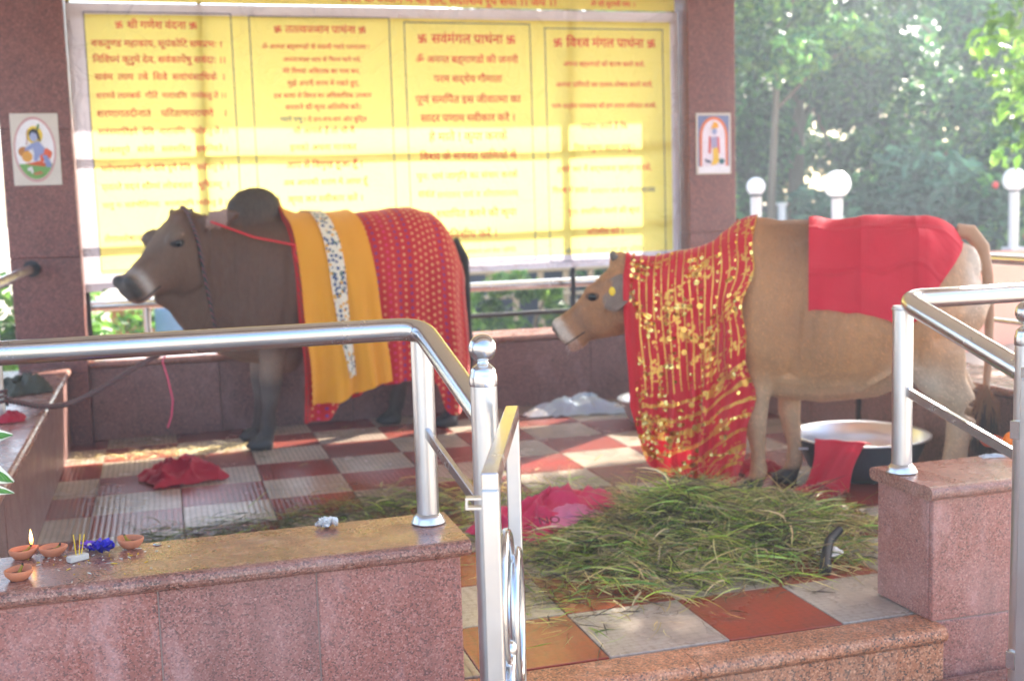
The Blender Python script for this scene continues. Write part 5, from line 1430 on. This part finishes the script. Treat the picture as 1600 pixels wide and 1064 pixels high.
print_tile("small picture tile with a robed deity in a flowered arch", 2.687, 2.945, 1.51, 1.92, .1995, [
    ("ground_panel", 'p', (120, 132, 172), [(.05, .13), (.95, .13), (.95, .96), (.05, .96)]),
    ("arch", 'p', (224, 120, 70), [(.10, .13)] + [(.5 + .41 * math.cos(a), .62 + .32 * math.sin(a)) for a in [math.pi * (1 - i / 16) for i in range(17)]] + [(.91, .13)]),
    ("arch_inside", 'p', (236, 224, 236), [(.16, .13)] + [(.5 + .33 * math.cos(a), .62 + .27 * math.sin(a)) for a in [math.pi * (1 - i / 16) for i in range(17)]] + [(.84, .13)]),
    ("curtain", 'p', (214, 90, 84), [(.34, .34), (.36, .62), (.42, .62), (.42, .34)]), ("curtain", 'p', (214, 90, 84), [(.60, .34), (.60, .62), (.66, .60), (.68, .34)]),
    ("robe", 'p', (236, 190, 60), [(.46, .46), (.60, .46), (.66, .22), (.58, .16), (.42, .14), (.48, .26)]), ("torso", 'p', (168, 160, 196), [(.40, .60), (.60, .62), (.60, .44), (.44, .42)]),
    ("face", 'e', (150, 160, 204), (.52, .70, .07, .055, 0)), ("turban", 'p', (236, 170, 60), [(.42, .74), (.50, .86), (.62, .84), (.64, .76), (.56, .75)]),
    ("peacock", 'p', (70, 110, 120), [(.64, .24), (.74, .26), (.82, .22), (.76, .16), (.66, .17)]), ("swan", 'p', (84, 86, 116), [(.22, .26), (.40, .22), (.42, .18), (.26, .20)]),
    ("base_strip", 'p', (238, 234, 240), [(.05, .02), (.95, .02), (.95, .13), (.05, .13)])])

# ------------------------------------------------------------------ cut grass fodder
def blades(name, label, n, place, lmin, lmax, wmin, wmax, greens, seed, lift=0.5, mat="fodder"):
    g = np.random.default_rng(seed); P = np.array([place(g) for _ in range(n)])
    L = g.uniform(lmin, lmax, n); W = g.uniform(wmin, wmax, n); az_ = np.array([6 * noise.noise((p[0] * 3.5, p[1] * 3.5, seed + 4)) for p in P]) + g.normal(0, 1.5, n) + np.where(g.uniform(size=n) < .5, 0, np.pi); pit = g.normal(lift * .3, lift * .8, n); cv = g.normal(0, .5, n); rollv = g.uniform(0, np.pi, n)
    k = 4; V = np.zeros((n, (k + 1) * 2, 3)); pos = P.copy(); a = az_.copy(); pi_ = pit.copy()
    side = np.stack([-np.sin(az_) * np.cos(rollv), np.cos(az_) * np.cos(rollv), np.sin(rollv)], 1)
    for i in range(k + 1):
        w = W * (1 - (i / k) ** 2 * .9) * (0.6 if i == 0 else 1)
        V[:, 2 * i] = pos - side * w[:, None] / 2; V[:, 2 * i + 1] = pos + side * w[:, None] / 2
        d = np.stack([np.cos(a) * np.cos(pi_), np.sin(a) * np.cos(pi_), np.sin(pi_)], 1)
        pos = pos + d * (L / k)[:, None]; a = a + cv * .35; pi_ = pi_ - .13
    V[:, :, 2] = np.maximum(V[:, :, 2], .003 + g.uniform(0, .004, (n, 1)))
    fld = np.array([noise.noise((p[0] * 5, p[1] * 5, seed)) for p in P]); ci = np.clip((len(greens) * (.5 + .9 * fld + g.normal(0, .28, n))).astype(int), 0, len(greens) - 1); C = np.array([lin(*c)[:3] for c in greens])[ci] * g.uniform(.55, 1.7, (n, 1))
    mb = MB(); mb.v = V.reshape(-1, 3).tolist(); mb.tint = np.repeat(C, (k + 1) * 2, 0)
    base = np.arange(n)[:, None] * (k + 1) * 2; q = []
    for i in range(k): q.append(np.stack([base[:, 0] + 2 * i, base[:, 0] + 2 * i + 1, base[:, 0] + 2 * i + 3, base[:, 0] + 2 * i + 2], 1))
    mb.f = np.concatenate(q).tolist(); mb.sm = [True] * len(mb.f)
    o = mb.build(name, mat); tag(o, label, "grass", kind="stuff"); return o
GREENS = [(84, 72, 52), (96, 84, 64), (70, 60, 44), (120, 140, 74), (160, 186, 62), (178, 198, 76), (200, 200, 96), (132, 156, 62), (194, 174, 106), (218, 200, 134), (150, 130, 90), (116, 102, 74), (228, 216, 146), (118, 146, 56), (208, 186, 126), (198, 172, 112)]
def heap_h(x, y):
    u = (x - 1.16) / .62; v = (y + 2.98) / .50
    r = u * u + v * v - .25 * u * v
    return .125 * math.exp(-1.1 * r) * (1 + 1.7 * noise.noise((x * 5.5, y * 5.5, 2)))
def in_heap(g):
    while True:
        x = 1.15 + g.normal(0, .33); y = -2.93 + g.normal(0, .27)
        if y < -3.62 or x > 2.0 or x < .35 or y > -1.75 or (x > 1.40 and y < -3.78): continue
        if y > -2.52 and x > 1.12: continue
        if (x - .74) ** 2 / .1 + (y + 2.58) ** 2 / .05 < 1: continue
        if abs(x - 1.72) < .07 and abs(y + 2.37) < .06: continue
        return (x, y, heap_h(x, y) * g.uniform(.35, 1.02) + .004)
blades("fodder_heap", "heap of cut green grass fodder in front of the tan cow", 14000, in_heap, .04, .26, .0018, .006, GREENS, 5, .34)
blades("fodder_heap", "broad green blades tossed on top of the grass heap", 3400, in_heap, .06, .22, .005, .011, [(130, 112, 84), (150, 184, 84), (166, 192, 96), (192, 196, 120), (206, 184, 140), (196, 170, 124), (150, 130, 98), (214, 198, 150), (120, 150, 70)], 6, .3)
def scatter_front(g):
    while True:
        x = .25 + abs(g.normal(0, .62)); y = -3.45 + g.normal(0, .17)
        if -3.99 < y < -3.1 and x < 1.42: return (x, y, .004)
blades("fodder_litter", "grass stalks strewn over the tiles by the entrance kerb", 520, scatter_front, .05, .2, .002, .006, GREENS + [(70, 58, 44)] * 4, 8, .12)
def scatter_left(g):
    while True:
        x = g.uniform(-1.0, .35); y = -2.02 + .22 * x + g.normal(0, .13)
        if -2.5 < y < -1.3: return (x, y, .004 + abs(g.normal(0, .012)))
blades("fodder_litter", "dark trampled grass strewn behind the foreground wall", 1000, scatter_left, .06, .22, .002, .006, [(84, 92, 50), (70, 72, 44), (100, 92, 62), (60, 56, 42), (120, 120, 70), (130, 150, 70)], 9, .15)
def scatter_all(g):
    x = g.uniform(-1.35, 2.7); y = g.uniform(-3.3, .2); return (x, y, .004)
blades("fodder_litter", "single grass stalks lying about on the whole tiled floor", 380, scatter_all, .03, .12, .002, .005, [(90, 86, 52), (100, 110, 60), (120, 100, 70), (70, 62, 46)], 10, .1)
def scatter_mid(g):
    while True:
        x = .55 + g.normal(0, .3); y = -2.25 + g.normal(0, .28)
        if (x - .74) ** 2 / .1 + (y + 2.58) ** 2 / .05 < 1: continue
        if y < -1.3: return (x, y, .004 + abs(g.normal(0, .02)))
blades("fodder_litter", "loose bright grass between the pink cloth and the gate", 900, scatter_mid, .06, .2, .002, .007, GREENS + [(150, 180, 70)] * 3, 12, .3)
def scatter_wall(g):
    return (g.uniform(-1.35, -.3), -.28 + g.normal(0, .07), .006)
blades("straw_litter", "sunlit straw along the back wall beneath the bull's head", 420, scatter_wall, .03, .12, .002, .006, [(230, 214, 160), (210, 190, 130), (240, 230, 190), (150, 130, 80)], 13, .25)
# ------------------------------------------------------------------ garden behind the pavilion
def leaves(P, N, size, cols, g, asp=0.5):
    """many small folded leaf faces at points P with normals N"""
    n = len(P); s = size * g.uniform(.6, 1.3, (n, 1))
    r = g.standard_normal((n, 3)); t1 = np.cross(N, r); t1 /= np.linalg.norm(t1, axis=1, keepdims=True) + 1e-9; t2 = np.cross(N, t1)
    V = np.stack([P - t1 * s, P + t2 * s * asp + N * s * .12, P + t1 * s - N * s * .25, P - t2 * s * asp + N * s * .12], 1)
    C = np.array([lin(*c)[:3] for c in cols])[g.integers(0, len(cols), n)] * g.uniform(.75, 1.25, (n, 1))
    return V.reshape(-1, 3), np.clip(np.repeat(C, 4, 0), 0, 1)
def foliage(root, name, clumps, per, rad, size, cols, seed, asp=.5, droop=.3):
    g = np.random.default_rng(seed); P = []; N = []
    for (c, sc) in clumps:
        d = g.standard_normal((per, 3)); d /= np.linalg.norm(d, axis=1, keepdims=True)
        r = rad * sc * g.uniform(0.25, 1.0, (per, 1)) ** .6
        P.append(np.array(c) + d * r * np.array([1, 1, .75])); nn = d * .6 + g.standard_normal((per, 3)) * .5 + np.array([0, 0, droop]); N.append(nn / np.linalg.norm(nn, axis=1, keepdims=True))
    V, C = leaves(np.concatenate(P), np.concatenate(N), size, cols, g, asp)
    C = np.clip(C * np.repeat(g.uniform(.55, 1.6, len(clumps)), per * 4)[:, None], 0, 1)  # lighter and darker clumps: shade contrast painted into the leaf tint
    mb = MB(); mb.v = V.tolist(); mb.f = np.arange(len(V)).reshape(-1, 4).tolist(); mb.sm = [False] * len(mb.f); mb.tint = C
    return mb.build(name, "leaf", root)
t = NT("bark"); v = t.coord(); n1 = t.noise(t.mapping(v, (6, 6, 1.2)), 5, 6, .65)
t.done(t.bsdf(t.mix(n1, lin(96, 82, 68), lin(150, 132, 112)), 0.9, 0, t.bump(n1, .6, .03)))
GA = [(78, 138, 78), (62, 118, 74), (108, 166, 84), (48, 98, 64), (136, 186, 92)]
GB = [(96, 140, 56), (120, 164, 66), (78, 122, 50), (140, 178, 80)]
GD = [(54, 108, 64), (42, 86, 54), (70, 130, 72), (90, 150, 84)]
def crown_points(c, r, n, seed, low=-.7):
    g = random.Random(seed); out = []
    while len(out) < n:
        p = Vector((g.uniform(-1, 1), g.uniform(-1, 1), g.uniform(low, 1)))
        if .18 < p.length < 1: out.append(((c[0] + p.x * r[0], c[1] + p.y * r[1], c[2] + p.z * r[2]), g.uniform(.6, 1.2)))
    return out
def tree(name, label, base, trunk_top, tr_r, crown, cr, ncl, per, rad, size, cols, seed, cat="tree", group=None, asp=.5, limbs=5, low=-.7):
    root = thing(name, label, cat, base, 0, group); g = random.Random(seed); b = Vector(base); tt = Vector(trunk_top)
    mid = b.lerp(tt, .5) + Vector((g.uniform(-.1, .1), g.uniform(-.1, .1), 0))
    tk = MB().tube([b, b.lerp(mid, .5), mid, mid.lerp(tt, .5), tt], [tr_r * 1.25, tr_r, tr_r * .85, tr_r * .7, tr_r * .55], 10)
    tko = tk.build("trunk", "bark", root)
    cl = crown_points(crown, cr, ncl, seed, low)
    for k in range(limbs):
        e = Vector(cl[k * (len(cl) // max(1, limbs))][0]); s0 = mid.lerp(tt, g.uniform(.3, 1))
        MB().tube([s0, s0.lerp(e, .5) + Vector((0, 0, .12)), e], [tr_r * .45, tr_r * .3, tr_r * .12], 8).build("limb", "bark", tko)
    foliage(root, "crown", cl, per, rad, size, cols, seed, asp)
    return root
GZ = -0.34
GRP = "trees and shrubs of the garden behind"
tree("tree", "slim pale-trunked tree behind the right pillar's lamps", (6.45, 6.0, GZ), (6.55, 6.0, 3.1), .06, (6.6, 6.3, 3.9), (2.0, 1.2, 1.5), 64, 170, .42, .07, GA + GB, 31, group=GRP, limbs=2)
tree("tree", "dense dark tree rising behind the smallest globe lamp", (5.2, 8.6, GZ), (5.4, 8.6, 2.6), .13, (5.2, 8.8, 2.7), (1.9, 1.4, 2.4), 85, 180, .48, .08, GD + GA[:2], 32, group=GRP)
tree("tree", "tall bluish green tree behind the middle globe lamp", (8.0, 8.2, GZ), (8.1, 8.2, 3.0), .14, (8.0, 8.6, 3.0), (2.2, 1.4, 2.7), 84, 150, .46, .085, GD + GA[:3], 33, group=GRP)
tree("tree", "leafy tree filling the corner behind the rightmost globe lamp", (10.6, 7.0, GZ), (10.6, 7.1, 3.0), .14, (10.6, 7.4, 3.0), (2.3, 1.6, 2.8), 90, 180, .5, .085, GD + GA, 34, group=GRP)
tree("tree", "far tree with a thin crown against the sky, between two darker trees", (9.6, 13.0, GZ), (9.6, 13, 3.6), .16, (9.4, 13, 4.2), (3.2, 1.8, 3.2), 34, 110, .5, .10, GA, 35, group=GRP)
tree("tree", "far tree at the back left of the garden, above the dark fence", (6.2, 13.5, GZ), (6.2, 13.5, 3.6), .16, (6.4, 13.5, 4.0), (3.0, 1.8, 3.4), 70, 150, .55, .10, GA + GD, 36, group=GRP)
tree("tree", "far tree at the right end of the garden behind all others", (14.0, 11.5, GZ), (14, 11.5, 3.6), .16, (14.0, 11.6, 3.6), (3.0, 2, 3.6), 80, 150, .55, .10, GD + GA, 37, group=GRP)
# the near tree on the right whose crown shades the platform
near = tree("tree", "near tree with sunlit yellow-green leaves at the top right corner", (8.6, 2.1, GZ), (8.3, 1.9, 3.4), .12, (7.3, 1.1, 4.9), (1.9, 1.75, 1.5), 92, 140, .34, .075, GB + GA[2:3], 38, group=GRP, limbs=8)
foliage(near, "hanging_branch", [((6.55 + .05 * k, 1.0 + .22 * k, 3.1 - .20 * k), .8) for k in range(6)] + [((6.9 + .1 * k, 1.5 + .12 * k, 2.9 - .22 * k), .7) for k in range(6)], 60, .32, .075, GB, 41)
hb_ = foliage(near, "hanging_branch", [(tuple(at(px_, py_, Y=.6 + .1 * k_)), .75) for k_, (px_, py_) in enumerate([(1640, -60), (1600, -10), (1565, 30), (1540, 70), (1560, 110), (1590, 60), (1610, 120), (1585, 165), (1600, 215), (1575, 240), (1640, 180), (1650, 80)])], 26, .24, .062, [(130, 176, 70), (150, 192, 84), (112, 158, 60), (166, 204, 100)], 44)
hb_["kind"] = "stuff"
# leaning bough
MB().tube([(7.6, 7.4, .7), (6.9, 7.2, 1.6), (6.2, 7.0, 2.35), (5.5, 6.8, 3.1), (4.9, 6.6, 3.6)], [.07, .06, .055, .05, .04], 10).build("leaning_bough", "bark", near) if False else None
def shrub(label, c, r, ncl, per, rad, size, cols, seed, asp=.5, flowers=None):
    root = thing("shrub", label, "shrub", (c[0], c[1], GZ), 0, GRP); g = random.Random(seed)
    cl = crown_points((c[0], c[1], GZ + r[2] * .95), r, ncl, seed, -.95)
    for k in range(5):
        e = Vector(cl[k * (ncl // 5)][0]); MB().tube([(c[0] + g.uniform(-.1, .1), c[1], GZ), ((c[0] + e.x) / 2, (c[1] + e.y) / 2, e.z * .45), e], [.03, .022, .008], 7).build("stem", "bark", root)
    foliage(root, "leaf_mass", cl, per, rad, size, cols, seed, asp)
    if flowers:
        for k in range(flowers[0]):
            p, _ = cl[g.randrange(len(cl))]
            f = MB().ball((p[0] + g.uniform(-.2, .2), p[1] - r[1] * .35 - g.uniform(0, .2), p[2] + g.uniform(-.15, .2)), flowers[1], 8, (1, .6, 1)).build("flower", "petal", root); tint_all(f, flowers[2], .1)
    return root
shrub("broad-leaved shrub with bluish leaves below the middle globe lamp's branches", (8.0, 5.6, 0), (1.5, .8, 1.05), 46, 90, .36, .12, [(74, 116, 92), (88, 132, 104), (60, 98, 78), (100, 146, 112)], 51, .45)
shrub("dark shrub with red blossoms directly right of the right pillar", (5.1, 6.6, 0), (1.2, .7, 1.5), 46, 110, .34, .07, GA, 52, .5, (22, .045, lin(226, 60, 50)))
shrub("green shrub with red blossoms between the two nearer globe lamps", (9.6, 5.4, 0), (1.3, .8, 1.2), 44, 100, .36, .085, GA + GD[:2], 53, .5, (9, .045, lin(226, 60, 50)))
shrub("low sunlit shrub behind the wall left of the bull's muzzle", (-1.45, 2.6, 0), (.8, .5, .72), 26, 90, .26, .06, GB, 54)
shrub("sunlit bush seen between the railings behind the bull's tail", (1.6, 3.0, 0), (.35, .3, .55), 16, 90, .2, .055, GB, 55)
shrub("leafy bush behind the banner, its top cut off by the banner's lower edge", (2.45, 3.6, 0), (.4, .3, .62), 18, 90, .22, .06, GB, 56)
shrub("leafy bush at the left edge beyond the oval picture's pillar", (-2.6, 2.2, 0), (.5, .5, .9), 24, 90, .26, .06, GA + GB, 57)
shrub("tall dark bush behind the left pillar, at the picture's left edge", (-3.5, 5.2, 0), (.9, .7, 1.6), 36, 90, .36, .08, GD, 58)
for k_, (x_, y_) in enumerate(((4.4, 10.6), (6.6, 10.8), (8.8, 10.8), (11.2, 10.2), (13.2, 9.2))):
    shrub(["dark bush behind the fence, next to the right pillar", "dark bush behind the fence, left of the pale trunk", "dark bush behind the fence, in the middle of the garden", "dark bush behind the fence, right of the middle", "dark bush at the fence's far right end"][k_], (x_, y_, 0), (1.5, .7, 1.5), 40, 130, .45, .1, GD + GA[:2], 70 + k_)
# dark board fence
fc = thing("fence", "dark fence of upright boards below the trees", "fence", (6.4, 9.9, GZ))
plain("fence_board", lin(66, 70, 78), 0.8, var=.3)
fm = MB().box(-.085, .085, -.015, .015, 0, 1.5, .004); fme = bpy.data.meshes.new("board"); fme.from_pydata(fm.v, [], fm.f); fme.materials.append(MATS["fence_board"])
for k in range(40):
    o = link("board", fme, fc); o.location = (-3.4 + .195 * k, random.uniform(-.01, .01), random.uniform(-.03, .03))
MB().box(2.9, 10.9, 9.92, 9.96, .0, .08).build("rail", "fence_board", fc); MB().box(2.9, 10.9, 9.92, 9.96, .8, .88).build("rail", "fence_board", fc)
# salmon garden wall with lamps
plain("salmon_paint", lin(236, 158, 132), 0.8, var=.06, scale=4)
plain("blue_paint", lin(120, 150, 190), 0.7)
gw = thing("garden_wall", "salmon painted garden wall behind the pavilion's right side", "wall", (6.8, 3.2, GZ))
MB().obox((3.9, 2.02, .14), (11.0, 4.82, .14), .2, .96, .01).build("wall_body", "salmon_paint", gw)
MB().obox((3.85, 2.0, .645), (11.05, 4.84, .645), .27, .05, .006).build("coping_slab", "salmon_paint", gw)
g2 = thing("garden_wall", "salmon planter wall glimpsed under the banner left of the bull", "wall", (-.7, 3.4, GZ))
MB().box(-1.25, .4, 3.1, 3.3, GZ, .55, .01).build("wall_body", "salmon_paint", g2)
MB().box(-1.3, .45, 3.06, 3.34, .551, .60, .006).build("coping_slab", "salmon_paint", g2)
g3 = thing("water_drum", "blue drum behind the salmon planter wall", "drum", (-.62, 2.6, GZ))
MB().lathe([(.001, 0), (.27, 0), (.28, .02), (.28, .28), (.29, .3), (.28, .32), (.28, .62), (.29, .64), (.28, .66), (.28, .93), (.26, .96), (.001, .96)], (-.62, 2.6, GZ), 32).build("shell", "blue_paint", g3)
MB().lathe([(.001, .961), (.05, .961), (.05, .985), (.001, .985)], (-.62, 2.5, GZ), 16).build("cap", "paper_white", g3)
# bamboo poles behind the banner
plain("bamboo", lin(196, 176, 140), 0.6, var=.2)
bf = thing("bamboo_fence", "bamboo pole fence glimpsed between the banner and the back wall", "fence", (3.0, 5.0, GZ))
for k in range(7):
    x = 2.55 + .28 * k
    MB().tube([(x, 5.0, GZ), (x - .05 + .02 * k, 5.0, 1.5)], .035, 10).build("pole", "bamboo", bf)
for z in (.35, .62, .98): MB().tube([(1.0, 4.95, z), (4.6, 4.95, z)], .022, 8).build("cross_pole", "bamboo", bf)
dkw = thing("shed_wall", "dark shed wall behind the bamboo fence", "wall", (2.4, 7.5, GZ))
MB().box(.2, 4.3, 7.4, 7.55, GZ, 1.45, .01).build("wall_body", "fence_board", dkw); MB().box(.1, 4.4, 7.35, 7.6, 1.451, 1.52, .01).build("coping_slab", "plaster", dkw)
# globe lamps
t = NT("opal_globe"); c = lin(250, 250, 252)
t.done(t.mixs(0.45, t.bsdf(c, 0.25), t.trans(c)))
plain("post_white", lin(222, 220, 218), 0.6)
def globe(px, py, d, label, foot, rad=.125):
    p = CAM + (_f + _r * ((px - 800) / 1852.6) - _u * ((py - 532) / 1852.6)) * d
    r = thing("globe_lamp", label, "lamp", (p.x, p.y, foot), 0, "white globe lamps of the garden")
    MB().ball(tuple(p), rad, 28).build("globe", "opal_globe", r)
    MB().lathe([(.001, -rad - .005), (.062, -rad - .005), (.066, -rad + .012), (.05, -rad + .026), (.001, -rad + .026)], tuple(p), 20).build("collar", "fence_board", r)
    MB().tube([(p.x, p.y, foot), (p.x, p.y, p.z - rad - .006)], .052, 16).build("post", "post_white", r)
    MB().box(p.x - .09, p.x + .09, p.y - .09, p.y + .09, foot, foot + .03, .004).build("base_plate", "post_white", r)
globe(1181, 292, 11.5, "smallest white globe lamp, next to the right pillar", GZ, .09)
globe(1308, 288, 11.1, "largest white globe lamp, above the tan cow's back", .671)
globe(1585, 281, 13.0, "white globe lamp at the right edge of the picture", .671)
wp = thing("white_post", "thin white post beside the pale tree trunk", "post", (6.25, 5.4, GZ))
MB().box(6.22, 6.29, 5.37, 5.44, GZ, 1.22, .006).build("shaft", "post_white", wp); MB().box(6.205, 6.305, 5.355, 5.455, 1.221, 1.25, .004).build("cap", "post_white", wp)

# ------------------------------------------------------------------ variegated plant at the left edge
pp = at(-60, 760, Y=-4.40)
pl = thing("potted_plant", "variegated green and white leaves poking in at the left edge", "plant", (pp.x, pp.y, GZ))
MB().lathe([(.001, 0), (.10, 0), (.15, .26), (.16, .26), (.16, .30), (.14, .30), (.13, .27), (.001, .25)], (pp.x, pp.y, GZ), 24).build("pot", "clay_red", pl)
t = NT("variegated_leaf"); uv = t.coord("UV"); u, v, _ = t.sep(uv)
e = t.math('ADD', t.math('ABSOLUTE', t.math('SUBTRACT', u, .5)), t.math('MULTIPLY', t.math('SUBTRACT', t.noise(uv, 9, 3), .5), .18))
vein = t.math('SINE', t.math('MULTIPLY', t.math('ADD', v, t.math('MULTIPLY', t.math('ABSOLUTE', t.math('SUBTRACT', u, .5)), .7)), 60.0))
gr = t.mix(t.math('GREATER_THAN', vein, .2), lin(60, 124, 52), lin(110, 166, 72))
c = t.mix(t.math('GREATER_THAN', e, .30), gr, lin(240, 242, 226)); t.done(t.mixs(.25, t.bsdf(c, .4), t.trans(c)))
def big_leaf(base, tip, wd, up=(0, 0, 1)):
    b, tp = Vector(base), Vector(tip); d = tp - b; L = d.length; d.normalize(); sd = d.cross(Vector(up)).normalized(); nm = sd.cross(d); mb = MB(); uvs = []
    for i in range(11):
        u_ = i / 10; w_ = wd * math.sin(math.pi * min(.995, u_ * .97 + .015)) ** .8 * (1.15 - .5 * u_)
        for j in range(5):
            s_ = -1 + j / 2; mb.v.append(tuple(b + d * L * u_ + sd * s_ * w_ / 2 + nm * (.18 * wd * abs(s_) - .10 * L * u_ * u_))); uvs.append((j / 4, u_))
    for i in range(10):
        for j in range(4): a = i * 5 + j; mb.f.append((a, a + 1, a + 6, a + 5)); mb.sm.append(True)
    mb.uv = uvs; return mb.build("leaf", "variegated_leaf", pl)
for (bx, by, tx, ty, w_) in ((-70, 690, 21, 677, .052), (-70, 720, 24, 752, .062), (-60, 760, 25, 768, .034), (-80, 650, -20, 600, .06), (-90, 700, -130, 620, .06), (-70, 780, -20, 830, .05), (-90, 760, -170, 720, .06), (-80, 720, -60, 640, .06), (-100, 790, -160, 830, .06)):
    big_leaf(at(bx, by, Y=-4.42 + .02 * w_), at(tx, ty, Y=-4.36), w_, (0, -.8, .6))
sp = at(-75, 720, Y=-4.42)
MB().tube([(pp.x, pp.y, GZ + .25), (pp.x + .02, pp.y - .01, .3), tuple(sp)], [.012, .01, .006], 8).build("stem", "leaf", pl)
# ------------------------------------------------------------------ hazy morning air
hz = MB().box(-9, 20, -9, 18, -1.6, 8.2).build("haze", None); hz["kind"] = "stuff"
t = NT("haze_air"); pv = t.n("ShaderNodeVolumePrincipled")
pv.inputs["Color"].default_value = (0.80, 0.90, 1.0, 1); pv.inputs["Density"].default_value = 0.009; pv.inputs["Anisotropy"].default_value = 0.45
t.t.links.new(pv.outputs[0], t.out.inputs["Volume"]); hz.data.materials.append(t.m)
